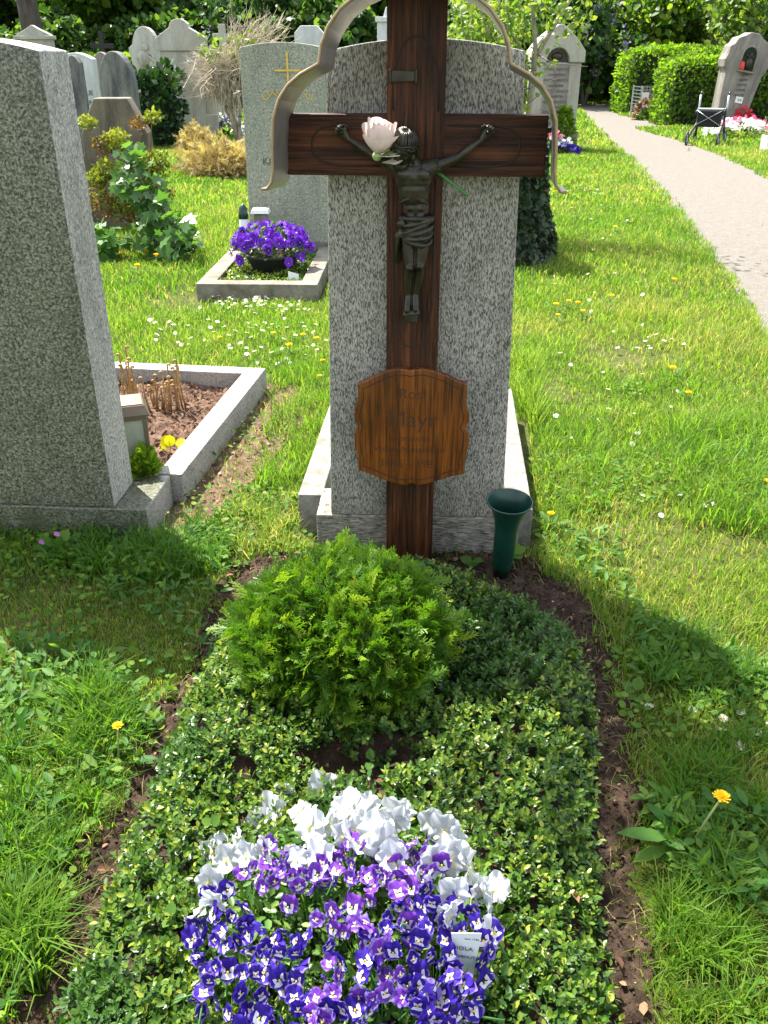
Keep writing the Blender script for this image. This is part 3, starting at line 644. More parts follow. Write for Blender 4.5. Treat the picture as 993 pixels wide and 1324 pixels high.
# carved lines
def groove(pts, parent, r=0.0022, y=-0.0004):
    b = MB(); b.tube([(x, y, z) for x, z in pts], r, 6); return b.build('carved_line', M['groove'], parent, False, 0, True)
for s in (-1, 1):
    pts = [(s*0.085, 1.237), (s*0.20, 1.236), (s*0.232, 1.243)]
    pts += [(s*(0.228+0.045*math.sin(a)), 1.287-0.045*math.cos(a)) for a in np.linspace(0.2, math.pi-0.2, 12)]
    pts += [(s*0.232, 1.331), (s*0.20, 1.338), (s*0.085, 1.337)]
    groove(pts, arm, 0.0024, 0.002)
pts = [(-0.058, 1.37), (-0.058, 1.455), (-0.050, 1.475)] + [(0.043*math.sin(a), 1.485+0.055*math.cos(a)) for a in np.linspace(-1.35, 1.35, 14)] + [(0.050, 1.475), (0.058, 1.455), (0.058, 1.37)]
groove(pts, up_)
pts = [(-0.056, 1.205), (-0.056, 0.86), (-0.050, 0.84)] + [(0.044*math.sin(a), 0.80+0.055*math.cos(a)) for a in np.linspace(-1.7, -math.pi, 8)] + [(0.044*math.sin(a), 0.80+0.055*math.cos(a)) for a in np.linspace(math.pi, 1.7, 8)] + [(0.050, 0.84), (0.056, 0.86), (0.056, 1.205)]
groove(pts, up_)
# metal band that arches over the cross, wide and thin
half = [(-0.318,1.165),(-0.306,1.158),(-0.295,1.166),(-0.290,1.185),(-0.2885,1.29),(-0.286,1.345),(-0.272,1.385),(-0.245,1.420),(-0.212,1.442),(-0.178,1.452)]
cusp = [(-0.174,1.49),(-0.163,1.530),(-0.142,1.568),(-0.110,1.602),(-0.072,1.628),(-0.035,1.642),(0,1.646)]
BF = -0.150
lineL = [LC(a, c, BF) for a, c in ((338,245),(345,244.5),(351,236),(353,220),(352,190),(353,155),(360,129),(372,110),(388,96),(411,83))]
lineL = [(p.x, p.z) for p in lineL]
cu_ = [LC(a, c, BF) for a, c in ((412.5,80),(415,58),(424,34),(440,11),(463,-8),(494,-22))]
cu_0 = [LC(414,78), LC(419,58), LC(428,36), LC(443,14), LC(466,-6), LC(494,-20)]
cu_ = [(p.x, p.z) for p in cu_]
ztop = cu_[-1][1]+0.012
prof = lineL+cu_+[(0, ztop)]+[(-x, z) for x, z in reversed(cu_)]+[(-x, z) for x, z in reversed(lineL)]
n_ = len(prof)
def normals(P):
    out = []
    for i in range(len(P)):
        a, c = P[max(0,i-1)], P[min(len(P)-1,i+1)]; tx, tz = c[0]-a[0], c[1]-a[1]; L = math.hypot(tx, tz)+1e-9; out.append((-tz/L, tx/L))
    return out
nn = normals(prof); BT = 0.0035
outer = [(p[0]+q[0]*BT, p[1]+q[1]*BT) for p, q in zip(prof, nn)]; inner = [(p[0]-q[0]*BT, p[1]-q[1]*BT) for p, q in zip(prof, nn)]
b = MB(); Y0, Y1 = -0.150, 0.030; DR = -0.012; DX = 0.011
V = [(x, Y0, z) for x, z in outer]+[(x, Y0, z) for x, z in inner]+[(x+DX, Y1, z+DR) for x, z in outer]+[(x+DX, Y1, z+DR) for x, z in inner]
F = []
for i in range(n_-1):
    F += [(i, i+1, n_+i+1, n_+i), (2*n_+i, 3*n_+i, 3*n_+i+1, 2*n_+i+1), (i, 2*n_+i, 2*n_+i+1, i+1), (n_+i, n_+i+1, 3*n_+i+1, 3*n_+i)]
F += [(0, n_, 3*n_, 2*n_), (n_-1, 3*n_-1, 4*n_-1, 2*n_-1)]
b.add(V, F); band = b.build('metal_roof', M['band'], cross, False, 0, False)
b = MB(); b.tube([(x, Y0, z) for x, z in prof], 0.0042, 6); b.build('rolled_edge', M['band_edge'], band, False, 0, True)
for s in (-1, 1):
    for z in (1.255, 1.325):
        xx = abs(LC(352,190,BF).x)
        b = MB(); b.box((s*(0.342+xx)/2, 0.03, z), (xx-0.342+0.004, 0.03, 0.012)); b.build('bracket', M['iron'], band, False, 0.001)
# inscription scroll
b = MB(); sp_ = LC(521, 99)
b.prism([(sp_.x-0.030, sp_.z-0.013), (sp_.x+0.030, sp_.z-0.010), (sp_.x+0.032, sp_.z+0.012), (sp_.x-0.028, sp_.z+0.014)], -0.008, -0.002)
b.tube([(sp_.x+0.034, -0.007, sp_.z-0.016), (sp_.x+0.034, -0.007, sp_.z+0.016)], 0.005, 8); b.tube([(sp_.x-0.032, -0.007, sp_.z-0.016), (sp_.x-0.032, -0.007, sp_.z+0.016)], 0.004, 8)
b.build('title_scroll', M['bronze'], cross, False, 0.001)
# name board
NB = [(462,497),(476,491),(490,484),(503,478.5),(515,477),(526,478),(530.5,479.5),(535,478),(548,477),(562,480),(578,486),(592,493),(604,496.5),
      (604,508),(602.5,518),(604,527),(607,535),(606.5,545),(602,553),(606,560),(607,570),(605,580),(602,590),(600.5,600),(601,613),
      (585,616),(568,621),(552,626),(540,628),(532,625),(524,628),(510,625.5),(494,620),(478,613),(463,608),
      (463,597),(461,586),(458.5,576),(458,566),(459.5,558),(462,551),(459,545),(457.5,537),(459,528),(462,519),(463,508)]
PF = -0.024
o1 = [(p.x, p.z) for p in (LC(a, c, PF) for a, c in NB)]
b = MB(); b.prism(o1, PF, -0.001); plate = b.build('name_board', M['wood_plate'], cross, False, 0.0035)
ctr = LC(532, 553, PF); o2 = [(ctr.x+(x-ctr.x)*0.90, ctr.z+(z-ctr.z)*0.90) for x, z in o1]
b = MB(); b.tube([(x, PF-0.0001, z) for x, z in o2], 0.0014, 6, closed=True); b.build('carved_border', M['groove'], plate, False, 0, True)
for body, size, py, px in (('Rosl', .046, 510, 533), ('Mayr', .075, 543, 533), ('Sopranistin', .028, 567, 530), ('Volksschauspielerin', .028, 581, 530), ('1896 – 1981', .036, 600, 529)):
    letters(body, size, Wc @ LC(px, py, PF-0.0004), YAW, M['letter_dark'], plate, 'carved_lettering', 0.0004, thin=True)

# the bronze figure: one continuous body
def P(px, py, off): return LC(px, py, off)
def limb(b, pts, rs, flat=1.0):
    for i in range(len(pts)-1):
        a, c = Vector(pts[i]), Vector(pts[i+1]); n = max(2, int((c-a).length/0.004))
        for k in range(n+1):
            t = k/n; p = a.lerp(c, t); r = rs[i]*(1-t)+rs[i+1]*t; b.ball(p, (r, r*flat, r), 10, 7)
b = MB()
y0 = -0.030
neck = P(532,207,-0.040); chest = P(535,229,-0.036); waist = P(538,268,-0.030); hip = P(538,291,-0.033)
b.ball(chest, (0.050,0.031,0.044), 16, 10); b.ball(P(535,245,-0.036), (0.043,0.029,0.050), 16, 10)
for s in (-1, 1): b.ball(chest+Vector((s*0.022,-0.018,0.008)), (0.024,0.014,0.018), 12, 8)
b.ball(waist, (0.036,0.026,0.048), 16, 10); b.ball(hip, (0.041,0.030,0.036), 16, 10)
for k in range(3):
    for s in (-1, 1): b.ball(Vector((waist.x+s*0.012, -0.052+0.001*k, waist.z+0.02-0.020*k)), (0.011,0.006,0.009), 8, 6)
for s in (-1, 1):
    for k in range(4): limb(b, [chest+Vector((s*0.012,-0.023,-0.022-0.010*k)), chest+Vector((s*0.036,-0.010,-0.030-0.011*k))], [0.004,0.004])
limb(b, [chest+Vector((0,0.0,0.03)), neck, P(529,196,-0.055)], [0.022,0.018,0.018])
shL, elL, wrL, haL = P(510,215,-0.030), P(480,199,-0.022), P(451,180,-0.016), P(442,171,-0.016)
shR, elR, wrR, haR = P(561,215,-0.030), P(593,203,-0.022), P(622,181,-0.016), P(631,171,-0.016)
for sh, el, wr, ha, s in ((shL, elL, wrL, haL, -1), (shR, elR, wrR, haR, 1)):
    limb(b, [chest+Vector((s*0.028, 0.0, 0.018)), sh], [0.026, 0.021]); b.ball(sh, (0.019,0.017,0.018))
    limb(b, [sh, sh.lerp(el, .5)+Vector((0,0,-0.001)), el], [0.0160, 0.0148, 0.0108])
    limb(b, [el, el.lerp(wr, .3), wr], [0.0108, 0.0118, 0.0070])
    limb(b, [wr, ha], [0.0085, 0.0125], 0.6)
    dr = (ha-wr).normalized(); sd = Vector((-dr.z, 0, dr.x))
    for k, q in enumerate((-0.011, -0.0037, 0.0037, 0.011)):
        base = ha+sd*q+dr*0.004; L = (0.017, 0.021, 0.020, 0.015)[k]
        limb(b, [base, base+dr*L*0.55+Vector((0,-0.007,0)), base+dr*L*0.55+Vector((0,-0.016,0))-dr*0.004], [0.0040,0.0038,0.0032])
    tb = wr.lerp(ha, .6)-sd*s*(-0.010)
    limb(b, [tb, tb+sd*s*0.010+dr*0.008+Vector((0,-0.006,0)), tb+sd*s*0.008+dr*0.017+Vector((0,-0.011,0))], [0.0045,0.0042,0.0034])
    b.ball(ha+Vector((0,-0.010,0)), (0.0045,0.004,0.0045))
kneeL, knkR = P(530,346,-0.046), P(543,344,-0.046)
ankL, ankR = P(528,383,-0.028), P(537,382,-0.028)
for hx, kn, an, s in ((P(529,300,-0.032), kneeL, ankL, -1), (P(546,300,-0.032), knkR, ankR, 1)):
    limb(b, [hx, hx.lerp(kn, .5)+Vector((s*0.003,0,0)), kn], [0.0222, 0.0188, 0.0135]); b.ball(kn+Vector((0,-0.006,0)), 0.0115)
    limb(b, [kn, kn.lerp(an, .35)+Vector((s*.003,.004,0)), an], [0.0130, 0.0138, 0.0080])
    toe = an+Vector((s*0.002,-0.016,-0.036)); limb(b, [an, an.lerp(toe, .6), toe], [0.0098, 0.0105, 0.0095])
    for k in range(5): limb(b, [toe+Vector(((k-2)*0.0042,0,-0.003)), toe+Vector(((k-2)*0.0046,-0.005,-0.013+0.0012*abs(k-1)))], [0.0032,0.0030])
# head bowed to one side, with a face
hc = P(522,192,-0.060); HR = Euler((rad(24), rad(17), rad(-14))).to_matrix()
HS = 1.18
def hp(x, y, z): return hc + HR @ Vector((x*HS, y*HS, z*HS))
b.ball(hc, (0.0235*HS,0.0270*HS,0.0325*HS), 16, 12, R=HR)
b.ball(hp(0,-0.006,-0.018), (0.0185*HS,0.0195*HS,0.0200*HS), 14, 10, R=HR)
limb(b, [hp(0,-0.0265,0.004), hp(0,-0.0315,-0.0085)], [0.0032,0.0048]); b.ball(hp(0,-0.026,-0.018), (0.0075,0.0035,0.0022), 10, 6, R=HR); b.ball(hp(0,-0.0255,-0.0225), (0.0060,0.0035,0.0022), 10, 6, R=HR)
for s in (-1, 1):
    b.ball(hp(s*0.0088,-0.0225,0.001), (0.0045,0.0030,0.0026), 8, 6, R=HR); limb(b, [hp(s*0.004,-0.026,0.0065), hp(s*0.015,-0.0215,0.0055)], [0.0030,0.0026]); b.ball(hp(s*0.0235,0.002,-0.004), (0.003,0.006,0.009), 8, 6, R=HR)
    b.ball(hp(s*0.012,-0.019,-0.009), (0.007,0.006,0.006), 8, 6, R=HR)
body = b.build('bronze_figure', M['bronze'], cross, False, 0, True)
rm = body.modifiers.new('remesh', 'REMESH'); rm.mode = 'VOXEL'; rm.voxel_size = 0.0018; rm.use_smooth_shade = True
sm = body.modifiers.new('smooth', 'SMOOTH'); sm.factor = 0.5; sm.iterations = 4
# hair, beard and thorn crown
b = MB(); b.ball(hp(0,0.006,0.008), (0.0285*HS,0.0285*HS,0.0315*HS), 16, 12, R=HR)
for k in range(34):
    a = RNG.uniform(-2.4, 2.4); x = 0.0265*math.sin(a); y = 0.010+0.0265*math.cos(a)*0.9; z = RNG.uniform(-0.012, 0.030)
    q = [hp(x*(1-max(0,z)*8), y*(1-max(0,z)*6), z), hp(x*1.12, y*1.08, z-0.016), hp(x*1.18+RNG.normal()*.003, y*1.10, z-0.034), hp(x*1.05+RNG.normal()*.004, y*1.0-0.002, z-0.050)]
    b.tube(q, [0.0042,0.0052,0.0045,0.002], 6)
for k in range(30):
    a = k*0.2094*1.0; c1, s1 = math.cos(a), math.sin(a); wv = RNG.normal()*.0015
    b.tube([hp(0.003*c1, 0.006+0.003*s1, 0.0395), hp(0.014*c1+wv, 0.006+0.014*s1, 0.0375), hp(0.0235*c1, 0.006+0.0235*s1+wv, 0.0285), hp(0.0285*c1+wv, 0.006+0.0285*s1, 0.0150), hp(0.0300*c1, 0.006+0.0290*s1, 0.004)], [0.0022,0.0036,0.0040,0.0042,0.0030], 6)
for k in range(12):
    x = (k-5.5)*0.0026; b.tube([hp(x*1.1,-0.017+abs(x)*.4,-0.024), hp(x*.9,-0.024+abs(x)*.4,-0.033), hp(x*.4,-0.022,-0.043)], [0.0036,0.0036,0.0016], 6)
for k in range(3): b.tube([hp(0.029*math.cos(a), 0.002+0.029*math.sin(a), 0.0135+0.004*math.sin(3*a+k*2.1)+k*.002) for a in np.linspace(0, 2*math.pi, 25)[:-1]], 0.0030, 6, closed=True)
for k in range(16):
    a = k*0.393; b.tube([hp(0.030*math.cos(a), 0.002+0.030*math.sin(a), 0.015), hp(0.038*math.cos(a+.2), 0.002+0.038*math.sin(a+.2), 0.019+RNG.normal()*.003)], [0.0016,0.0004], 5)
b.build('hair', M['bronze'], body, False, 0, True)
# loincloth with folds and a hanging end
b = MB()
for k in range(6):
    t = k/5; zc = hip.z+0.020-0.050*t; rx = 0.0405+0.003*math.sin(t*3)-0.003*t; ry = 0.034-0.002*t
    tiltv = 0.012-0.03*abs(t-.4)
    b.tube([(hip.x+rx*math.cos(a), -0.033+ry*math.sin(a), zc+tiltv*math.cos(a)*1.6-0.016*t*max(0,-math.sin(a))) for a in np.linspace(0, 2*math.pi, 29)[:-1]], [0.0070+0.002*math.sin(3*a+k)**2 for a in np.linspace(0, 2*math.pi, 29)[:-1]], 7, closed=True)
b.ball(hip+Vector((0,0,-0.014)), (0.043,0.032,0.042), 16, 10)
for k in range(6):
    x = hip.x-0.046-0.002*k+0.003*(k%2); b.tube([(hip.x-0.036, -0.045+0.004*k, hip.z-0.002), (x, -0.044+0.006*k, hip.z-0.030), (x-0.006+0.002*k, -0.034+0.006*k, hip.z-0.070), (x-0.008+0.003*k, -0.026+0.005*k, hip.z-0.092-0.006*(k%3))], [0.007,0.0065,0.0055,0.004], 6)
b.ball(hip+Vector((-0.038,-0.020,0.006)), (0.013,0.010,0.013), 10, 8)
lc = b.build('loincloth', M['bronze'], body, False, 0, True)
rm = lc.modifiers.new('remesh', 'REMESH'); rm.mode = 'VOXEL'; rm.voxel_size = 0.0016; rm.use_smooth_shade = True
sm = lc.modifiers.new('smooth', 'SMOOTH'); sm.factor = 0.5; sm.iterations = 5
b = MB(); q = P(532,405,-0.012); b.prism([(q.x-0.019,q.z-0.022),(q.x+0.017,q.z-0.024),(q.x+0.021,q.z+0.014),(q.x-0.020,q.z+0.014)], -0.026, -0.0005); b.build('foot_block', M['bronze'], cross, False, 0.002)

# the rose laid over the figure
rc = Wc @ LC(491, 172, -0.075)
rose = empty('rose', rc, 0, 'single pale pink rose tucked behind the shoulder of the bronze figure', 'flower')
def petal_cup(b, c, axis, ang, r, open_, h, w, mi=0, nx=7, ny=6, curl=0.2):
    """one cupped petal standing round the axis"""
    ax = Vector(axis).normalized(); u = ax.orthogonal().normalized(); v = ax.cross(u)
    V = []; F = []
    for j in range(ny):
        t = j/(ny-1); r_s = 1.0; rr = r*r_s*(0.25+open_*math.sin(t*1.9)*0.9+curl*max(0,t-.72)*2.2); hh = h*t
        wid = w*(0.35+0.65*math.sin(min(1, t*1.35)*math.pi*0.5))*(1-0.12*max(0,t-.85)/.15)
        for i in range(nx):
            s = (i/(nx-1)-.5); a = ang+s*wid
            dd = u*math.cos(a)+v*math.sin(a); V.append(Vector(c)+dd*rr+ax*(hh*(1-0.55*abs(s)**2.6*t)))
    for j in range(ny-1):
        for i in range(nx-1): F.append((j*nx+i, j*nx+i+1, (j+1)*nx+i+1, (j+1)*nx+i))
    b.add(V, F, mi)
RA = Vector((0.16,-0.30,0.94)).normalized(); b = MB()
bc = rc - RA*0.050 + Vector((0.002,0,0))
for k in range(4): petal_cup(b, bc, RA, k*1.57, 0.0178, 0.62, 0.079, 2.0, curl=-.25)
for k in range(5): petal_cup(b, bc, RA, k*1.257+.5, 0.0245, 0.85, 0.077, 1.75, curl=-.1)
for k in range(6): petal_cup(b, bc, RA, k*1.05+.2, 0.031, 1.02, 0.069+.006*(k%3), 1.55, curl=.15)
for k in range(5): petal_cup(b, bc, RA, k*1.257+.9, 0.0345, 1.10, 0.053+.008*(k%2), 1.5, curl=.45)
petal_cup(b, bc-RA*.004, RA, 4.3, 0.040, 1.15, 0.026, 1.3, curl=1.0); petal_cup(b, bc-RA*.010+Vector((.006,-.01,-.012)), RA, 5.2, 0.034, 1.0, 0.020, 1.3, curl=1.1)
ob = b.build('petals', M['rose'], rose, True, 0, True)
ss = ob.modifiers.new('sub', 'SUBSURF'); ss.levels = 1; ss.render_levels = 1
b = MB()
for k in range(4): petal_cup(b, bc-RA*.008, RA, 5.0+k*.55, 0.036, .9, 0.026, .5, curl=.9)
b.ball(bc-RA*0.010, 0.012); b.build('sepal', M['rose_green'], rose, True, 0, True)
b = MB(); b.tube([bc-RA*.008, Wc @ LC(500,196,-0.010), Wc @ LC(530,207,-0.006), Wc @ LC(556,219,-0.006), Wc @ LC(570,226,-0.022), Wc @ LC(590,241,-0.05), Wc @ LC(605,253,-0.075)], 0.0042, 8); b.build('stem', M['stem_green'], rose, True, 0, True)

# ------------------------------------------------------------------ gravestones of the near row
def arch(w0, w1, z0, z1, rise, n=14):
    """slab outline: width w0 at the foot, w1 at the shoulder, curved top"""
    o = [(-w0/2, z0), (w0/2, z0), (w1/2, z1)]
    for k in range(1, n):
        t = k/n; o.append((w1/2*(1-2*t), z1+rise*(1-(1-2*t)**2)))
    o.append((-w1/2, z1)); return o
st = empty('gravestone', (0.107, 2.545, 0), YAW*0.6, 'streaked grey granite gravestone directly behind the wooden crucifix', 'gravestone')
b = MB(); b.prism(arch(0.565, 0.515, 0.150, 1.507, 0.030), 0.003, 0.165); b.build('slab', M['slab_granite'], st, False, 0.004)
b = MB(); b.box((0.003, 0.10, 0.055), (0.668, 0.204, 0.19)); b.build('plinth', M['plinth_granite'], st, False, 0.004)
kb = empty('grave_kerb', (0.107, 2.66, 0), YAW, 'low weathered white kerb framing the grave behind the granite slab', 'grave kerb')
b = MB(); b.box((-0.365, 0.62, 0.03), (0.085, 1.20, 0.24)); b.build('kerb_stone', M['white_kerb'], kb, False, 0.004)
b = MB(); b.box((0.352, 0.56, 0.03), (0.085, 1.20, 0.24)); b.build('kerb_stone', M['white_kerb'], kb, False, 0.004)
b = MB(); b.box((-0.005, 1.18, 0.03), (0.62, 0.085, 0.235)); b.build('kerb_stone', M['white_kerb'], kb, False, 0.004)

# left grave
ls = empty('gravestone', (-0.925, 2.664, 0), rad(-4), 'broad speckled green-grey granite gravestone at the left edge seen from its polished face', 'gravestone')
SW = 0.66
o = [(x-SW/2, z) for x, z in arch(SW, SW-.012, 0.122, 1.508, 0.040)]
b = MB(); b.prism(o, 0.0, 0.20)
for q, f in enumerate(b.f):              # polished front and back, hammered edges
    b.m[q] = 0 if q < 2 else 1
b.build('slab', [M['leftstone_face'], M['leftstone_side']], ls, False, 0.003)
b = MB(); b.box((-SW/2+0.025, 0.13, 0.026), (SW+0.18, 0.28, 0.19)); b.m = [0,0,0,1,0,1]; b.build('plinth', [M['leftstone_face'], M['kerb_granite']], ls, False, 0.004)
lk = empty('grave_kerb', (-0.80, 2.665, 0), rad(-7.5), 'pale granite kerb around reddish mulch beside the broad speckled gravestone', 'grave kerb')
b = MB(); b.box((-0.035, 0.856, 0.025), (0.095, 1.158, 0.185)); b.build('kerb_stone', M['kerb_granite'], lk, False, 0.004)
b = MB(); b.box((-0.47, 1.485, 0.024), (0.965, 0.095, 0.187)); b.build('kerb_stone', M['kerb_granite'], lk, False, 0.004)
b = MB(); b.box((-0.90, 0.86, 0.025), (0.095, 1.15, 0.185)); b.build('kerb_stone', M['kerb_granite'], lk, False, 0.004)
WL = W[lk.name]
def lw(x, y, z=0): return WL @ Vector((x, y, z))
MUL = [lw(-0.08,0.14).xy.to_tuple(), lw(-0.08,1.44).xy.to_tuple(), lw(-0.86,1.44).xy.to_tuple(), lw(-0.86,0.14).xy.to_tuple()]
relief('mulch_bed', MUL, 0.012, lambda x, y: 0.030+0.045*vn(x, y, 5, 61)*(y > 3.2)+0.03*(vn(x, y, 24, 62)-.5)+0.02*(vn(x, y, 70, 63)-.5), M['mulch'])
x = RNG.uniform(-1.6, -.55, 5200); y = RNG.uniform(2.8, 4.2, 5200); k = inpoly(x, y, MUL) & (RNG.random(5200) < np.clip((y-2.7)*1.1, .15, 1)); x, y = x[k], y[k]; n = len(x)
d = rnd_dirs(n); d[:,2] *= .5; s = 0.010+0.028*RNG.random(n)**2
tag(inst('mulch', LEAF_T, LEAF_F, np.stack([x, y, 0.032+0.05*vn(x, y, 5, 61)*(y > 3.2)+0.012*RNG.random(n)], 1), frames(d, np.tile([0,0,1.],(n,1))+RNG.normal(size=(n,3))*.6), np.stack([s*.7, s, s], 1), np.clip(RNG.random(n)*.8, 0, 1), M['brown_litter']), kind='stuff')

# lantern on a small block
lp = D(172, 590, 3.07); LZ = 0.10
ln = empty('grave_lantern', (lp.x+0.012, 3.04, LZ-.02), rad(18), 'square bronze grave lantern with frosted panes beside the granite kerb', 'lantern')
ln.scale = (1.2, 1.2, 1.3)
b = MB(); b.box((0,0,-0.036), (0.135,0.135,0.075)); b.build('stone_base', M['kerb_granite'], ln, False, 0.004)
b = MB(); b.box((0,0,0.010), (0.108,0.108,0.018)); b.box((0,0,0.186), (0.108,0.108,0.016))
for sx in (-1,1):
    for sy in (-1,1): b.box((sx*0.047, sy*0.047, 0.098), (0.013,0.013,0.160))
b.build('frame', M['lantern_metal'], ln, False, 0.0015)
b = MB(); b.box((0,0,0.208), (0.126,0.126,0.028), top=0.80); b.box((0,0,0.2235), (0.096,0.096,0.004)); b.build('lid', M['lantern_metal'], ln, False, 0.002)
for sx, sy in ((1,0),(-1,0),(0,1),(0,-1)):
    b = MB(); b.box((sx*0.045, sy*0.045, 0.098), (0.003 if sx else 0.081, 0.003 if sy else 0.081, 0.158)); b.build('pane', M['glass'], ln, False)

# green flower cup
vp = G(648, 752); q = D(648, 755, vp.y)
vz = empty('grave_vase', (vp.x, vp.y+.02, 0.0), 0, 'dark green plastic flower cup stuck in the soil right of the crucifix', 'vase')
prof = [(0.004,-0.08),(0.005,0.0),(0.013,0.012),(0.026,0.035),(0.0350,0.060),(0.038,0.12),(0.040,0.20),(0.0435,0.230),(0.050,0.255),(0.060,0.280),(0.073,0.302),(0.0785,0.307),(0.0785,0.311),(0.0745,0.3105),(0.0735,0.308),(0.062,0.288),(0.050,0.262),(0.042,0.230),(0.035,0.12),(0.030,0.02)]
kk = 0.0
vz.rotation_euler = (rad(7), rad(1), 0)
b = MB(); b.lathe([(r*0.90, z*0.97) for r, z in prof], n=40); b.build('cup', M['vase'], vz, False, 0, True)
# ------------------------------------------------------------------ the clipped conifer in front of the cross
def spray_template(seed=1):
    V = []; F = []; rs = random.Random(seed); bx = rs.uniform(-.22, .22)
    def strip(a, c, w0, w1):
        a = np.array(a, float); c = np.array(c, float); a[0] += bx*a[1]**2; c[0] += bx*c[1]**2; d = (c-a); L = np.hypot(d[0], d[1])+1e-9; s = np.array([-d[1]/L, d[0]/L, 0]); o = len(V)
        V.extend([a-s*w0/2, a+s*w0/2, c+s*w1/2, c-s*w1/2]); F.append((o, o+3, o+2, o+1))
    z = lambda y: -0.18*y*y
    strip((0,0,0), (0,.5,z(.5)), .04, .05); strip((0,.5,z(.5)), (0,1,z(1)), .06, .025)
    for k in range(12):
        y = .06+.84*k/11; sd = 1 if k % 2 else -1; L = (.46*(1-y)+.13)*rs.uniform(.55, 1.25); a = rad(36+rs.uniform(-14, 12))
        ex, ey = sd*L*math.sin(a), y+L*math.cos(a); zz = z(ey)-abs(ex)*.35
        strip((0,y,z(y)), (ex,ey,zz), .050, .032)
        if L > .24:
            for t, s2 in ((.45, 1), (.62, -1)):
                px, py = ex*t, y+(ey-y)*t; l2 = L*.42; a2 = sd*a+s2*rad(40)
                strip((px,py,z(py)-abs(px)*.35), (px+l2*math.sin(a2), py+l2*math.cos(a2), z(py)-abs(px)*.4-.03), .045, .028)
    return np.array(V), F
SPT, SPF = spray_template()
BC = Vector((-0.105, 1.86, 0)); BX, BY, BZ = 0.222, 0.225, 0.318
bush = empty('dwarf_thuja', BC, 0, 'round bright green dwarf thuja growing before the foot of the crucifix', 'shrub')
n = 6600
u = rnd_dirs(n*2); u = u[u[:,2] > -0.62][:n]; n = len(u)
lump = 0.80+0.22*vn(u[:,0]*4+u[:,2]*2+9, u[:,1]*4-u[:,2]*3+9, 1.7, 72)+0.26*vn(u[:,0]*1.7+u[:,2]+5, u[:,1]*1.7-u[:,2]+5, 1.8, 71)
rr = lump*(0.60+0.40*RNG.random(n)**0.6)
rr *= 1+0.14*(RNG.random(n) < .10)
pos = np.stack([BC.x+u[:,0]*BX*rr*(1-0.12*np.clip(-u[:,2],0,1)), BC.y+u[:,1]*BY*rr, 0.165+u[:,2]*np.where(u[:,2] > 0, BZ-0.165, 0.15)*rr], 1)
d = u*np.array([1,1,.6])+np.array([0,0,.5])+RNG.normal(size=(n,3))*0.55
up = np.cross(d, RNG.normal(size=(n,3)))+u*0.6
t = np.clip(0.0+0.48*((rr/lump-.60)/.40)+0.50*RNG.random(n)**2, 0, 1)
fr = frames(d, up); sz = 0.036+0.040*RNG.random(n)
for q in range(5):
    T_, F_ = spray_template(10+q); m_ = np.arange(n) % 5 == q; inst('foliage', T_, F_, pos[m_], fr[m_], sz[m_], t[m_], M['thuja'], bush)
b = MB()
for k in range(26):
    q = rnd_dirs(1)[0]; q[2] = abs(q[2])*.8+.15; e = Vector((BC.x+q[0]*BX*.72, BC.y+q[1]*BY*.72, 0.08+q[2]*BZ*.72)); s0 = Vector((BC.x+RNG.normal()*.02, BC.y+RNG.normal()*.02, 0.0))
    m_ = s0.lerp(e, .5)+Vector((RNG.normal()*.02, RNG.normal()*.02, .03)); b.tube([s0, m_, e], [0.009,0.006,0.0025], 6)
b.build('stem', M['twig_brown'], bush, True, 0, True)

# ------------------------------------------------------------------ pansies and violas
PC = (-0.055, 0.985); PRX, PRY = 0.315, 0.345
def dome(x, y):
    r = np.clip(1-((x-PC[0])/PRX)**2-((y-PC[1])/PRY)**2, 0, 1); return 0.065+0.165*np.sqrt(r)
def on_dome(px, py, lift=0.0):
    d = ray(px, py); best = None
    for t in np.linspace(0.9, 2.1, 600):
        p = Vector((0,0,CAM_H))+d*t
        if p.z <= float(dome(p.x, p.y))+lift: return p
    return p
def petal_patch(V, F, Ms, c, ang, L, Wd, mats, nr=6, na=9, cup=0.12, wave=0.0, ph=0.0):
    """petal as a fan of rings in the flower plane (x right, z up, facing -y); mats gives a material per ring"""
    o = len(V); ca, sa = math.cos(ang), math.sin(ang)
    for r in range(nr+1):
        t = r/nr
        for k in range(na):
            s = (k/(na-1)-.5)*2
            wid = Wd*math.sin(min(1.0, .18+t*.95)*math.pi*.62)*(1.0 if t < .75 else 1-.25*((t-.75)/.25)**2)
            y_ = L*t*(1-0.22*s*s*t); x_ = s*wid*.5
            dep = -cup*L*(t*t)*(1-.3*s*s)+wave*L*math.sin(s*4+ph)*t*t
            V.append((c[0]+x_*ca+y_*sa, c[1]+dep, c[2]-x_*sa+y_*ca))
    for r in range(nr):
        for k in range(na-1):
            F.append((o+r*na+k, o+r*na+k+1, o+(r+1)*na+k+1, o+(r+1)*na+k)); Ms.append(mats[r])
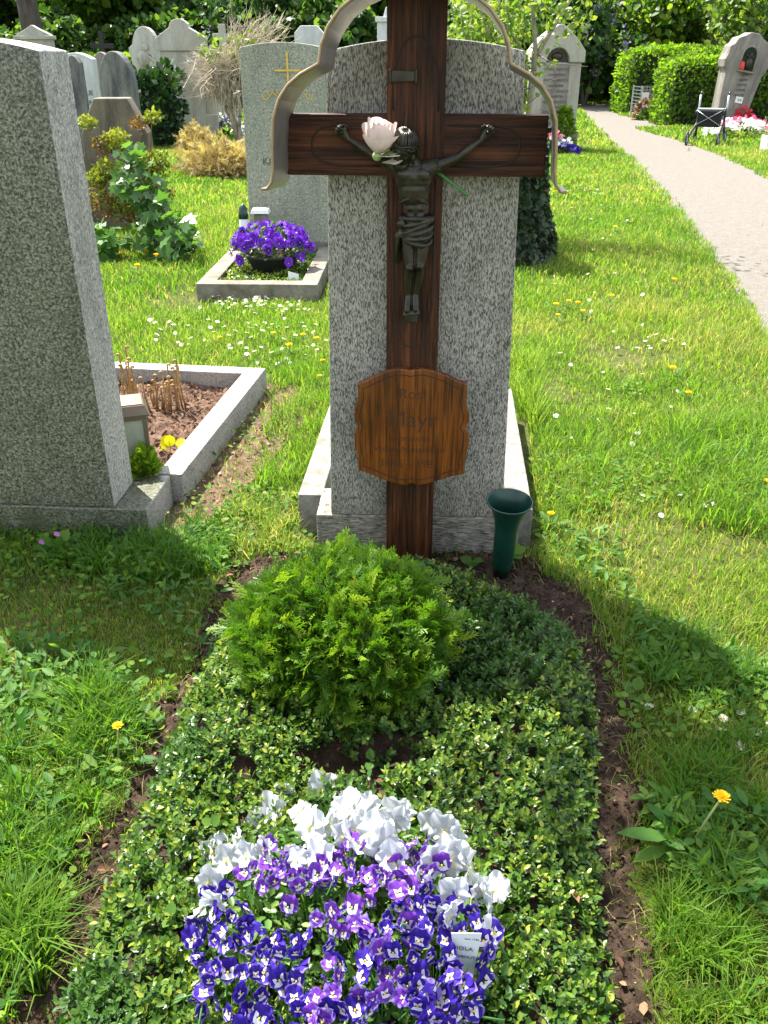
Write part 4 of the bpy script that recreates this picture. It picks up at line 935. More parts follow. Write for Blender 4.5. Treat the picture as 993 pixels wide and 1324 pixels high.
def flower_mesh(name, r, cols, faces, wave, seed, stem=0.05):
    """viola or pansy: two upper petals behind, two side petals, one lip"""
    rs = random.Random(seed); V = []; F = []; Ms = []
    j = lambda: rs.uniform(-.15, .15)
    up_, side, lip = faces
    for s in (-1, 1): petal_patch(V, F, Ms, (0, 0.10*r+0.02*r*s, 0.05*r), s*(rad(33)+j()), r*1.22, r*1.30, up_, cup=.06+j()*1.8, wave=wave, ph=rs.random()*6)
    for s in (-1, 1): petal_patch(V, F, Ms, (0, 0.03*r*s, 0), s*(rad(100)+j()), r*1.0, r*1.0, side, cup=.12+j()*1.8, wave=wave, ph=rs.random()*6)
    petal_patch(V, F, Ms, (0, -0.05*r, 0.0), rad(180)+j()*.5, r*0.95, r*1.2, lip, cup=.25+j()*1.8, wave=wave, ph=rs.random()*6)
    b = MB(); b.add(V, F)
    b.m = Ms
    b.ball((0,-0.10*r,-0.06*r), (0.10*r,0.08*r,0.13*r), 8, 6, mi=4)
    b.tube([(0,0.06*r,0.02*r), (0,0.35*r,-0.05*r), (0,0.5*r,-0.4*r), (0,0.5*r,-stem)], 0.0016, 5, mi=5)
    me = bpy.data.meshes.new(name); me.from_pydata(b.v, [], b.f)
    for m in cols: me.materials.append(m)
    me.polygons.foreach_set('material_index', np.array(b.m, np.int32)); me.polygons.foreach_set('use_smooth', np.ones(len(b.f), bool)); me.update()
    return me
BL = [M['viola_blue'], M['viola_white'], M['eye_dark'], M['viola_pale'], M['eye_yellow'], M['stem_green'], M['viola_deep']]
VI = [M['viola_violet'], M['viola_white'], M['eye_dark'], M['viola_pale'], M['eye_yellow'], M['stem_green'], M['viola_blue']]
WH = [M['pansy_white'], M['pansy_cream'], M['pansy_white'], M['pansy_white'], M['pansy_cream'], M['stem_green'], M['pansy_white']]
f_blue = ((0,0,0,0,0,3), (1,1,0,0,0,3), (2,1,1,0,0,3)); f_deep = ((6,6,0,0,0,0), (1,6,6,0,0,3), (2,1,6,6,0,0)); f_mark = ((0,0,0,0,0,0), (2,1,1,0,0,3), (2,1,1,1,0,3)); f_side = ((0,0,0,0,3,3), (1,0,0,0,3,3), (2,1,0,0,3,3))
f_white = ((0,0,0,0,0,0), (1,0,0,0,0,0), (1,1,0,0,0,0))
mesh_blue = [flower_mesh('viola_flower', .0165, BL, f, .11, k) for k, f in enumerate((f_blue, f_mark, f_mark, f_side, f_blue, f_deep, f_deep, f_mark, f_blue, f_mark))]
mesh_violet = [flower_mesh('viola_flower', .0165, VI, f, .12, 20+k) for k, f in enumerate((f_blue, f_mark, f_side, f_blue, f_mark, f_blue))]
mesh_white = [flower_mesh('pansy_flower', .033, WH, f_white, .14, 40+k) for k in range(8)]
def place_flower(me, p, parent, face, roll, s, name):
    o = bpy.data.objects.new(name, me); COL.objects.link(o); o.parent = parent
    y = -Vector(face).normalized(); z = Vector((0,0,1)); z = (z-y*z.dot(y)).normalized(); x = y.cross(z)
    Rm = Matrix((x, y, z)).transposed().to_4x4()
    o.matrix_basis = W[parent.name].inverted() @ Matrix.Translation(p) @ Rm @ Matrix.Rotation(roll, 4, 'Y') @ Matrix.Scale(s, 4)
    return o
def pansy_foliage(root, n, cx, cy, rx, ry, size=0.026):
    a = RNG.random(n)*6.283; r = np.sqrt(RNG.random(n)); x = cx+rx*r*np.cos(a); y = cy+ry*r*np.sin(a)
    z = dome(x, y)*(0.35+0.66*RNG.random(n)**.6)-0.012
    d = rnd_dirs(n); d[:,2] = np.abs(d[:,2])*.8+.1; up = np.tile([0,-.2,1.], (n,1))+RNG.normal(size=(n,3))*.4
    s = size*(0.55+0.8*RNG.random(n)); S = np.stack([s*.8, s, s], 1)
    inst('foliage', LEAF_T, LEAF_F, np.stack([x, y, z], 1), frames(d, up), S, np.clip(RNG.random(n)*.8+.25*(y > cy), 0, 1), M['pansy_leaf'], root)
    k = n//4; a = RNG.random(k)*6.283; r = np.sqrt(RNG.random(k)); x = cx+rx*r*np.cos(a); y = cy+ry*r*np.sin(a)
    P_, t_ = blades(x, y, dome(x, y)*0.95, 0.0028, 0.2*RNG.random(k), RNG.random(k)); idx = np.array([0,1,2,3,3,2,4])
    npmesh('stem', P_.reshape(-1,3), (idx[None]+5*np.arange(k)[:,None]).ravel(), np.tile([4,3], k), M['pansy_leaf'], np.repeat(t_, 5), root)
def white_clump(label, fl, cx, cy, rx, ry, nf):
    root = empty('white_pansy', (cx, cy, 0.03), 0, label, 'pansy plant', None)
    pansy_foliage(root, nf, cx, cy, rx, ry)
    fl = fl+[(a+random.uniform(-22, 22), c+random.uniform(-16, 16), e*.8) for a, c, e in fl[::2]]
    for k, (px, py, s) in enumerate(fl):
        p = on_dome(px, py, 0.022); out = Vector((p.x-PC[0], p.y-PC[1], 0))
        face = Vector((RNG.normal()*.55+out.x*2.0, -0.75+RNG.normal()*.45, 0.38+RNG.normal()*.30))
        place_flower(mesh_white[int(RNG.integers(8))], p, root, face, RNG.normal()*.4, s*(0.80+.26*RNG.random()), 'flower')
    return root
white_clump('white pansy plant at the left of the flower bed beside the violet blooms', [(280,1100,1.1),(306,1092,1.05),(292,1112,.9),(270,1140,.8),(276,1168,1.0),(318,1106,.8),(345,1103,.75),(262,1105,.8)], -0.25, 1.09, 0.10, 0.12, 160)
white_clump('white pansy plant nearest the thuja in the flower bed', [(345,1052,1.15),(332,1062,.9),(368,1030,.95),(386,1050,.9),(416,1022,1.0),(401,1068,1.15),(426,1066,.9),(410,1112,.9),(384,1112,.6),(440,1046,.8)], -0.13, 1.19, 0.11, 0.09, 220)
white_clump('white pansy plant between thuja and violas behind the blue blooms', [(452,1046,1.0),(475,1043,.8),(484,1078,1.3),(496,1092,1.0),(510,1052,1.1),(525,1050,.8),(462,1060,.7),(505,1110,.8)], -0.01, 1.19, 0.09, 0.09, 190)
white_clump('white pansy plant at the right edge of the flower bed above the plant label', [(560,1066,.8),(575,1075,.9),(582,1112,1.15),(606,1122,1.1),(590,1086,.7),(628,1160,1.1),(640,1150,.8),(586,1158,.9),(583,1182,.7),(634,1206,.7),(556,1140,.6)], 0.13, 1.09, 0.09, 0.13, 190)
def viola_clump(label, pts, meshes, cx, cy, rx, ry, nf):
    root = empty('viola', (cx, cy, 0.03), 0, label, 'viola plant')
    pansy_foliage(root, nf, cx, cy, rx, ry, 0.021)
    for k, (px, py) in enumerate(pts):
        p = on_dome(px, py, -0.004+0.034*RNG.random()); out = Vector((p.x-PC[0], p.y-PC[1], 0))
        face = Vector((RNG.normal()*.62+out.x*1.6, -0.60+RNG.normal()*.45, 0.40+RNG.normal()*.38))
        place_flower(meshes[int(RNG.integers(len(meshes)))], p, root, face, RNG.normal()*.4, .70+.46*RNG.random(), 'flower')
    return root
def spread(poly, n, dmin, fixed=()):
    out = list(fixed); tries = 0
    while len(out) < n and tries < 8000:
        tries += 1
        x = random.uniform(min(p[0] for p in poly), max(p[0] for p in poly)); y = random.uniform(min(p[1] for p in poly), max(p[1] for p in poly))
        if math.hypot((x-604)/20, (y-1236)/26) > 1 and inpoly(np.array([x]), np.array([y]), poly)[0] and all(math.hypot(x-a, (y-c)*1.1) > dmin for a, c in out): out.append((x, y))
    return out
viola_clump('blue viola plant at the lower left corner of the flower bed', spread([(245,1150),(300,1150),(350,1190),(400,1230),(400,1400),(265,1400),(245,1250)], 76, 12, [(295,1310),(343,1258),(270,1268),(383,1268),(395,1212),(262,1200),(255,1225),(285,1205),(310,1285)]), mesh_blue, -0.17, 0.93, 0.17, 0.22, 420)
viola_clump('violet viola plant in the middle of the bed just below the white pansies', spread([(310,1090),(350,1100),(440,1085),(560,1090),(600,1120),(540,1150),(430,1150),(330,1150)], 62, 11, [(320,1090),(350,1092),(315,1128),(390,1108),(350,1130),(430,1138),(373,1172),(455,1118),(505,1125)]), mesh_violet, -0.05, 1.08, 0.19, 0.10, 320)
viola_clump('purple and white viola plant at the lower centre of the flower bed', spread([(405,1180),(520,1150),(560,1200),(520,1320),(470,1420),(400,1420)], 72, 12, [(430,1285),(437,1262),(468,1262),(478,1218),(485,1250),(520,1290),(442,1305),(425,1245),(500,1200)]), mesh_blue[:3]+mesh_violet[:3], -0.03, 0.90, 0.12, 0.22, 380)
viola_clump('blue viola plant around the white label at the right of the bed', spread([(540,1150),(600,1150),(645,1190),(640,1260),(610,1330),(560,1420),(500,1420),(530,1320)], 62, 12, [(545,1172),(575,1215),(600,1275),(578,1275),(570,1245),(540,1300),(634,1230),(520,1190)]), mesh_blue, 0.14, 0.93, 0.13, 0.22, 330)

# plant label stuck among the violas
tp = on_dome(604, 1230, 0.02)
lab = empty('plant_label', (tp.x, tp.y, 0.05), rad(-8), 'white tapered plastic plant label among the blue violas', 'plant label')
b = MB(); L_ = lambda px, py: W[lab.name].inverted() @ D(px, py, tp.y)
b.prism([(L_(*p).x, L_(*p).z) for p in ((583,1209),(623,1205),(612,1262),(606,1300),(600,1300),(590,1262))], 0, 0.001); b.build('tag', M['label_white'], lab, False, 0.0003)
for txt, px, py, s in (('VIOLA', 598, 1226, .012), ('CORNUTA', 602, 1237, .009), ('sort 1790', 610, 1214, .006)):
    letters(txt, s, D(px, py, tp.y)+Vector((0,-0.001,0)), rad(-8), M['label_print'], lab, 'printed_text', 0.0003)

# ------------------------------------------------------------------ weeds one can single out
def dandelion(loc, label, lean=(0,0), h=0.14, n_leaf=10, leaf=0.09, head=0.017, group=None, mat='weed'):
    root = empty('dandelion', loc, 0, label, 'dandelion', group)
    if n_leaf:
        b_n = n_leaf; a = np.linspace(0, 6.283, b_n, endpoint=False)+RNG.random(b_n)*.6
        d = np.stack([np.cos(a), np.sin(a), 0.25+0.7*RNG.random(b_n)], 1); pos = np.tile(np.array(loc)+[0,0,.008], (b_n,1))
        T = []; F = []                                   # lobed leaf
        prof = [(0,.025),(.12,.03),(.25,.065),(.31,.04),(.45,.09),(.52,.06),(.68,.12),(.86,.09),(1,.0)]
        for y, w_ in prof: T += [(-w_, y, .35*y*(1-y)+.03-.25*y*y), (0, y, .35*y*(1-y)-.25*y*y), (w_, y, .35*y*(1-y)+.03-.25*y*y)]
        for i in range(len(prof)-1): F += [(3*i, 3*i+3, 3*i+4, 3*i+1), (3*i+1, 3*i+4, 3*i+5, 3*i+2)]
        inst('leaf_rosette', T, F, pos, frames(d, np.tile([0,0,1.], (b_n,1))), leaf*(.6+.6*RNG.random(b_n)), RNG.random(b_n), M[mat], root)
    top = Vector(loc)+Vector((lean[0], lean[1], h)); b = MB(); b.tube([Vector(loc), Vector(loc).lerp(top, .5)+Vector((0,0,.01)), top], [0.0028,0.0024,0.0022], 6); b.build('stem', M['stem_green'] if False else M['pansy_stem'], root, True, 0, True)
    b = MB(); n_ = 46
    for k in range(n_):
        q = k/n_; a = k*2.4; el = rad(12+70*(1-q)); r = head*(1.0-.25*(1-q)); c, s = math.cos(a), math.sin(a)
        e = top+Vector((c*math.cos(el)*r, s*math.cos(el)*r, math.sin(el)*r*.62)); o_ = Vector((-s, c, 0))*head*.13; m_ = top+Vector((c*.001, s*.001, 0))
        b.add([m_-o_*.4, m_+o_*.4, e+o_, e-o_], [(0,1,2,3)])
    b.ball(top+Vector((0,0,-.002)), (head*.45, head*.45, head*.38), 8, 6); b.build('flower_head', M['dandelion'], root, True)
    return root
M['pansy_stem'] = plain('pale_green_stem', (0.22, 0.26, 0.09), 0.5)
p = G(893,1105); q = D(933,1031,p.y-.0)
dandelion((p.x-.01, p.y, 0), 'large dandelion in bloom at the right edge of the soil strip beside the planted bed', (q.x-p.x+.01, 0, ), q.z, 13, .135, .020)
p = G(155,1000); q = D(152,939,p.y)
dandelion((p.x, p.y, 0), 'single dandelion at the edge of the lawn left of the planted bed', (q.x-p.x, 0), q.z, 11, .10, .014)
p = G(706,690); dandelion((p.x+.01, p.y, 0), 'dandelion beside the white kerb right of the green flower cup', (0,0), D(706,664,p.y).z, 8, .11, .0145)
p = G(988,640); dandelion((p.x, p.y, 0), 'dandelion in the tall grass at the right edge of the lawn', (0,0), .06, 5, .09, .016)
DG = 'dandelions scattered over the lawn'
proto = None
far = [(733,394),(718,402),(745,399),(753,408),(720,413),(788,390),(868,487),(888,516),(869,367),(664,342),(678,335),(690,334),(716,371),(760,203),(772,205),(752,203),(740,210),(750,230),(735,237),(716,248),(738,270),(795,298),(771,227),(903,184),(890,189),(955,182),(975,190),(965,195),(878,262)]
far_l = [(284,442),(392,440),(409,444),(413,492),(375,456),(355,437),(418,473),(257,232),(215,225)]
near_stone = [(160,334),(188,333),(203,339),(178,352)]
def dcopy(px, py, lab, g, s):
    global proto
    p = G(px, py+6); h = max(.03, D(px, py, p.y).z)
    if proto is None:
        proto = dandelion((p.x, p.y, 0), lab, (0.004, 0), 0.055, 6, .06, .017, g); o = proto
    else:
        o = copy_tree(proto); o['label'] = lab; o['group'] = g; o.location = (p.x, p.y, 0); o.rotation_euler.z = RNG.random()*6
    o.scale = (s, s, s)
for px, py in far: dcopy(px, py, 'small yellow dandelion in the lawn between the granite slab and the path', DG, .9+.5*RNG.random())
for px, py in far_l: dcopy(px, py, 'small yellow dandelion in the lawn left of the granite slab', DG+' on the left', .9+.4*RNG.random())
for px, py in near_stone: dcopy(px, py, 'yellow dandelion at the foot of the overgrown brown headstone', 'dandelions by the brown headstone', 1.3+.4*RNG.random())
# daisies
def daisy_mesh():
    b = MB(); b.tube([(0,0,0), (.002,0,.018), (0,0,.036)], 0.0011, 5, 1)
    for k in range(15):
        a = k*6.283/15; c, s = math.cos(a), math.sin(a); w_ = .0024; z = .036+.0015*(k % 2)
        b.add([(c*.003-s*w_*.5, s*.003+c*w_*.5, z), (c*.003+s*w_*.5, s*.003-c*w_*.5, z), (c*.0115+s*w_, s*.0115-c*w_, z+.002), (c*.0125, s*.0125, z+.002), (c*.0115-s*w_, s*.0115+c*w_, z+.002)], [(0,1,2,3,4)], 0)
    b.ball((0,0,.037), (.0042,.0042,.0024), 8, 5, 2); return b
D0 = daisy_mesh().build('daisy', [M['daisy'], M['stem_green'], M['eye_yellow']], None, False); first = [True]
def daisy(px, py, lab, g, s):
    p = G(px, py+3); o = D0 if first[0] else D0.copy()
    if not first[0]: COL.objects.link(o)
    first[0] = False; o.location = (p.x, p.y, 0); o.scale = (s, s, s); o.rotation_euler = (RNG.normal()*.3-.15, RNG.normal()*.3, RNG.random()*6); tag(o, lab, 'daisy', g)
for px, py in ((880,883),(902,877),(898,905),(884,920),(962,930),(958,976),(990,942),(934,958),(946,968),(838,926),(976,955),(930,936)): daisy(px, py, 'white daisy on a thin stem in the lawn right of the soil strip', 'daisies right of the soil strip', .95)
for k in range(95):
    px = random.gauss(335, 40); py = random.gauss(392, 8)
    if 255 < px < 418 and py > 386: daisy(px, py, 'tiny white daisy in the dense drift before the kerb with the purple planter', 'daisies before the kerbed planter', .8+.4*random.random())
for px, py in spread([(190,415),(420,408),(425,480),(340,475),(230,452),(185,440)], 60, 6): daisy(px, py, 'tiny white daisy in the lawn behind the mulched grave', 'daisies behind the mulched grave', .9+.4*random.random())
for px, py in spread([(700,280),(830,280),(900,400),(880,520),(800,600),(700,560),(680,400)], 52, 9, [(811,287),(815,288),(806,287),(720,255),(780,311),(787,306),(826,368),(820,369),(834,445),(838,441),(850,438),(836,453),(840,455),(818,540),(823,566)]): daisy(px, py, 'tiny white daisy in the open lawn towards the gravel path', 'daisies towards the path', .8+.4*random.random())
for px, py in spread([(700,215),(760,210),(800,280),(720,285)], 14, 6): daisy(px, py, 'tiny white daisy near the tall gabled headstone', 'daisies near the gabled headstone', 1.2)
for px, py in spread([(820,640),(930,630),(930,670),(820,680)], 6, 12): daisy(px, py, 'white daisy in the grass beyond the green flower cup', 'daisies beyond the flower cup', .9)

# upright seedlings in the ground cover and by the soil strip
def seedling(loc, leaves, label, size, h, name='seedling', tm='weed'):
    root = empty(name, loc, 0, label, 'weed'); b = MB(); V = []
    a = np.array([q[0] for q in leaves], float); el = np.array([q[1] for q in leaves], float)
    top = np.array(loc)+[0,0,h]; d = np.stack([np.cos(a)*np.cos(el), np.sin(a)*np.cos(el), np.sin(el)], 1)
    for k in range(len(leaves)): b.tube([Vector(loc), Vector(top)-Vector((0,0,.004*k))], 0.0014, 5)
    b.build('stem', M['stem_green'], root, True)
    inst('leaf', LEAF_T, LEAF_F, np.tile(top, (len(leaves),1))-np.outer(np.arange(len(leaves)), [0,0,.006]), frames(d, np.tile([0,-.3,1.], (len(leaves),1))), np.full((len(leaves),3), size)*(.8+.4*RNG.random((len(leaves),1)))*[1.5,1,1], .5+.4*RNG.random(len(leaves)), M[tm], root, True, False)
p = G(222,1210,.08); seedling((p.x, p.y, .06), [(1.3,.7),(-1.9,.2)], 'seedling with two round leaves in the ground cover left of the blue violas', .024, .07)
p = G(480,1000,.03); seedling((p.x, p.y, .02), [(1.8,1.0),(4.4,.1)], 'seedling with pale round leaves between thuja and white pansies', .031, .05)
p = G(70,1130,.0); seedling((p.x, p.y, .0), [(0.3,.4),(2.2,.8),(3.9,.2)], 'low weed with three pale leaves in the grass left of the soil strip', .046, .045)
p = G(275,1080,.1); seedling((p.x, p.y, .07), [(2.9,.5),(0.6,.9)], 'broad leaf sticking out of the cover left of the white pansies', .026, .06)
p = G(820,905,.0); seedling((p.x, p.y, .0), [(1.0,1.0),(2.6,.5),(4,.2),(5.2,.5)], 'small weed on the edge of the dark soil strip right of the thuja', .04, .03)
p = G(660,735,.0); seedling((p.x+.01, p.y+.01, .0), [(0.2,.5),(-1.2,.3),(1.2,.6),(2.6,.3),(-2.4,.3)], 'leafy weed at the foot of the green flower cup', .05, .05)
p = G(610,735,.0); seedling((p.x, p.y, .0), [(-.6,.3),(-1.8,.2),(2.6,.3)], 'flat weed on bare soil between thuja and granite plinth', .04, .03)
# kerb-side plants of the left grave
p = D(183,603,2.93); root = empty('leafy_herb', (p.x, 2.93, .11), 0, 'bright green leafy herb on the kerb between granite slab and lantern', 'plant')
n = 190; a = rnd_dirs(n); a[:,2] = np.abs(a[:,2]); pos = np.array([p.x+.004, 2.94, .118])+a*np.array([.050,.045,.105])*RNG.random((n,1))**.5
inst('foliage', LEAF_T, LEAF_F, pos, frames(a+[0,-.2,.3], np.tile([0,-.5,1.], (n,1))+RNG.normal(size=(n,3))*.5), np.stack([.024+.018*RNG.random(n)]*3, 1)*[1.3,1,1], .3+.7*RNG.random(n), M['hedge_leaf'], root)
p = G(222,578,.06); root = empty('primrose_seedling', (p.x, p.y, .03), 0, 'small bright yellow-green seedling on the mulch beside the kerb', 'plant')
n = 9; a = rnd_dirs(n); a[:,2] = np.abs(a[:,2])*.6+.1
M['lime'] = leafy('lime_leaf', [(0, (.42,.42,.02)), (1, (.60,.50,.02))], .4, .5, .2)
inst('leaf', ROUND_T, ROUND_F, np.tile([p.x, p.y, .05], (n,1))+a*.02, frames(a, np.tile([0,-.6,1.], (n,1))), .03+.02*RNG.random(n), RNG.random(n), M['lime'], root)
for px0, cnt, top, lab in ((232, 11, 470, 'cluster of straw-coloured fern shoots on the mulch bed nearer its kerb corner'), (197, 9, 482, 'cluster of straw-coloured fern shoots on the mulch bed in the middle'), (172, 8, 452, 'cluster of straw-coloured fern shoots with curled tips close to the granite slab edge')):
    p = G(px0, 528, .06); root = empty('fern_shoots', (p.x, p.y, .05), 0, lab, 'fern')
    for k in range(cnt):
        c = Vector((p.x+RNG.normal()*.026, p.y+RNG.normal()*.03, .05)); h = D(px0, top, p.y).z-.05; h *= .45+.6*RNG.random(); e = c+Vector((RNG.normal()*.012, RNG.normal()*.012, h)); b = MB()
        sg = 1 if RNG.random() < .5 else -1; pts = [c, c.lerp(e, .5)+Vector((.006*sg,0,0)), e]+[e+Vector((sg*(.006-.006*math.cos(t)), 0, .006*math.sin(t))) for t in (0.8, 1.6, 2.5, 3.4)]
        b.tube(pts, [.0055,.0045,.004,.0045,.0055,.006,.0055], 6); b.build('shoot', M['dry_stalk'], root, True, 0, True)

p = G(82, 722); root = empty('cranesbill', (p.x, p.y, 0), 0, 'small pink-flowered weed in the shade before the broad speckled gravestone', 'plant')
n = 16; a = rnd_dirs(n); a[:,2] = np.abs(a[:,2])*.6+.1; inst('foliage', LEAF_T, LEAF_F, np.tile([p.x,p.y,.02],(n,1))+a*[.05,.04,.06], frames(a, np.tile([0,-.3,1.],(n,1))), np.stack([.035+.02*RNG.random(n)]*3,1)*[1.5,1,1], RNG.random(n), M['weed'], root)
M['cranesbill'] = petal('cranesbill_pink', (.62,.22,.55), .35)
for dx, z in ((.0,.10),(-.055,.07)):
    c = Vector((p.x+dx,p.y-.01,z)); b = MB(); b.tube([(p.x,p.y,.01), c], .0012, 5); b.build('stem', M['stem_green'], root)
    aa = np.linspace(0, 6.283, 6)[:-1]; d_ = np.stack([np.cos(aa), -.3+0*aa, np.sin(aa)*.7+.35], 1); inst('flower', LEAF_T, LEAF_F, np.tile(np.array(c), (5,1)), frames(d_, np.tile([0,-.8,.6],(5,1))), np.stack([np.full(5,.011)]*3,1)*[1.8,1,1], np.zeros(5), M['cranesbill'], root)
# ------------------------------------------------------------------ the kerbed grave with the purple planter
g2 = empty('grave_kerb', (-0.866, 5.97, 0), rad(-2.0), 'mossy stone kerb around a low green bed holding a bowl of purple pansies', 'grave kerb')
b = MB(); b.box((0, 0.06, 0.03), (0.83, 0.12, 0.175)); b.build('kerb_stone', M['kerb_old'], g2, False, 0.006)
for s in (-1, 1):
    b = MB(); b.box((s*0.355, 0.72, 0.028), (0.12, 1.195, 0.175)); b.build('kerb_stone', M['kerb_old'], g2, False, 0.006)
W2 = W[g2.name]; w2 = lambda x, y, z=0: W2 @ Vector((x, y, z))
B2 = [w2(-.295,.125).xy.to_tuple(), w2(.295,.125).xy.to_tuple(), w2(.295,1.31).xy.to_tuple(), w2(-.295,1.31).xy.to_tuple()]
c2 = relief('low_ground_cover', B2, 0.03, lambda x, y: 0.07+0.02*vn(x, y, 8, 3), M['soil'], 'stuff', base=(-.86, 6.6, 0))
pos, R, S, t = sprigs(900, B2, lambda x, y: 0.085+0.02*vn(x, y, 8, 3), 0.028, 6, None, 0.02)
o = inst('low_cover_leaves', LEAF_T, LEAF_F, pos, R, S, np.clip(t+.22, 0, 1), M['cover'], c2); o['kind'] = 'stuff'
gs = empty('gravestone', (-0.775, 7.45, 0), rad(-2), 'grey granite headstone with a gold cross behind the bowl of purple pansies', 'gravestone')
b = MB(); b.prism(arch(0.66, 0.63, 0.12, 1.545, 0.035), 0.0, 0.16); sl2 = b.build('slab', M['grey_granite'], gs, False, 0.004)
b = MB(); b.box((0, 0.08, 0.06), (0.74, 0.22, 0.12)); b.build('plinth', M['kerb_old'], gs, False, 0.004)
yy = 7.45
c0 = D(372, 95, yy-.006)
b = MB(); b.box((c0.x, yy-.006, c0.z+.0), (0.014, 0.008, 0.29)); b.box((c0.x, yy-.007, c0.z+.02), (0.20, 0.008, 0.014)); b.build('gold_cross', M['gold'], sl2, True, 0.001)
b = MB()
for s in (-1, 1):
    q = D(372, 128, yy-.006); b.tube([q+Vector((s*t*.2, 0, -.03+.06*math.sin(t*3)+.015*math.sin(t*14))) for t in np.linspace(.1, 1, 14)], .0035, 5)
    for t in (.3, .5, .7, .9): b.tube([q+Vector((s*t*.2, 0, -.03+.06*math.sin(t*3))), q+Vector((s*(t*.2+.02), 0, .01+.06*math.sin(t*3)))], .0035, 5)
b.build('gold_branch', M['gold'], sl2, True)
for txt, py in (('HEINZ', 152), ('BERTA', 172), ('HEINER', 190), ('KATHARINA', 209)): letters(txt, .072, D(372, py, yy-.003), rad(-2), M['inscription'], sl2, 'inscription', .002)
for py in (162, 181, 199, 217): letters('1904 1981', .05, D(372, py, yy-.003), rad(-2), M['inscription'], sl2, 'inscription', .002)
# planter bowl and its pansies
bp = G(352, 352, .08); bowl = empty('planter_bowl', (bp.x, bp.y+.06, 0.085), 0, 'black shallow planter bowl standing on the low green grave bed', 'planter')
b = MB(); b.lathe([(.11,0),(.15,.02),(.195,.10),(.215,.115),(.215,.13),(.20,.13),(.18,.115)], n=28); b.build('bowl', M['bowl'], bowl, False, 0, True)
b = MB(); b.lathe([(.185,.112),(.10,.125),(.01,.13)], n=20); b.build('earth', M['soil'], bowl, False)
pr = empty('purple_pansy', (bp.x, bp.y+.06, .2), 0, 'mass of bright purple pansies filling the black planter bowl', 'pansy plant')
n = 420; u = rnd_dirs(n); u[:,2] = np.abs(u[:,2]); pos = np.array([bp.x, bp.y+.06, .205])+u*np.array([.29,.23,.19])*(.5+.5*RNG.random((n,1)))
inst('foliage', LEAF_T, LEAF_F, pos, frames(u+RNG.normal(size=(n,3))*.5, np.tile([0,-.2,1.], (n,1))), np.stack([.035+.03*RNG.random(n)]*3, 1), RNG.random(n), M['pansy_leaf'], pr)
PU = [M['purple'], M['viola_violet'], M['eye_dark'], M['viola_pale'], M['eye_yellow'], M['stem_green'], M['viola_deep']]
mp_ = [flower_mesh('pansy_flower', .034, PU, f, .09, 70+k) for k, f in enumerate((((0,0,0,0,0,0),(6,0,0,0,0,0),(6,0,0,0,0,0)), ((1,0,0,0,0,0),(6,6,0,0,0,1),(6,6,6,0,0,0)), ((6,6,0,0,0,0),(2,6,6,0,0,0),(2,6,6,0,0,0))))]
for k in range(92):
    q = rnd_dirs(1)[0]; q[2] = abs(q[2])*.9+.12; q[1] -= .25; q /= np.linalg.norm(q); p = Vector((bp.x+q[0]*.31, bp.y+.06+q[1]*.24, .20+q[2]*.215-.05*(q[2] < .25)))
    if q[2] < .45 and random.random() < .35: continue
    place_flower(mp_[k % 3], p, pr, Vector((q[0]+RNG.normal()*.4, q[1]-.35+RNG.normal()*.3, q[2]*.8+RNG.normal()*.3)), RNG.normal()*.4, .8+.45*RNG.random(), 'flower')
tp = D(380, 368, 6.16); pl = empty('plant_label', (tp.x, 6.16, .08), rad(-4), 'small white plant label on the mossy kerb before the black bowl', 'plant label')
b = MB(); b.prism([(-.037,.012),(.036,-.004),(.036,.062),(-.037,.082)], 0, .002); b.build('tag', M['label_white'], pl, False)
b = MB(); b.tube([(.002+.011*math.cos(a), -.001, .028+.011*math.sin(a)) for a in np.linspace(0, 6.28, 13)[:-1]], .0016, 5, closed=True); b.box((.002,-.001,.008), (.03,.002,.004)); b.build('printed_mark', M['label_print'], pl, False)
cp = D(314, 268, 7.15); cl = empty('grave_candle', (cp.x, 7.15, .0), 0, 'grave candle with dark green pointed lid beside the purple pansies', 'candle')
zt = cp.z+.01
b = MB(); b.lathe([(.03,.0),(.036,.02),(.036,zt-.10),(.032,zt-.09)], n=16); b.build('candle', M['label_white'], cl, False, 0, True)
b = MB(); b.lathe([(.038,zt-.095),(.038,zt-.06),(.034,zt-.02),(.018,zt+.005),(.008,zt+.012),(.002,zt+.016)], n=16); b.build('lid', M['vase'], cl, False, 0, True)
hp_ = D(337, 273, 7.22); hl = empty('grave_lantern', (hp_.x, 7.22, .0), 0, 'small white roofed lantern in front of the headstone with the gold cross', 'lantern')
b = MB(); b.box((0,0,hp_.z/2-.01), (.10,.10,hp_.z-.02)); b.build('housing', M['grey_stone'], hl, False, .003)
b = MB(); b.box((0,0,hp_.z+.004), (.145,.145,.03), top=.85); b.build('roof', M['white_paint'], hl, False, .003)

# ------------------------------------------------------------------ more headstones
def stone(label, px0, px1, pytop, Y, prof, mat, thick=.2, yaw=0.0, lean=0.0, wmul=1.0):
    """headstone standing at distance Y whose face spans px0..px1 and whose top is at pytop"""
    zt = D((px0+px1)/2, pytop, Y).z; a, c = D(px0, (pytop+100)/1.3, Y).x, D(px1, (pytop+100)/1.3, Y).x; w_ = (c-a)*wmul
    root = empty('gravestone', ((a+c)/2, Y, 0), yaw, label, 'gravestone')
    if lean:
        W[root.name] = W[root.name] @ Matrix.Rotation(lean, 4, 'Y'); root.rotation_euler = (0, lean, yaw)
    b = MB(); b.prism([(x*w_, z*zt) for x, z in prof], 0, thick); s = b.build('slab', M[mat], root, False, .012)
    return root, s, w_, zt
ARCH = [(-.5,0),(.5,0),(.5,.72)]+[(.5*math.cos(a), .72+.28*math.sin(a)) for a in np.linspace(.15, math.pi-.15, 15)]+[(-.5,.72)]
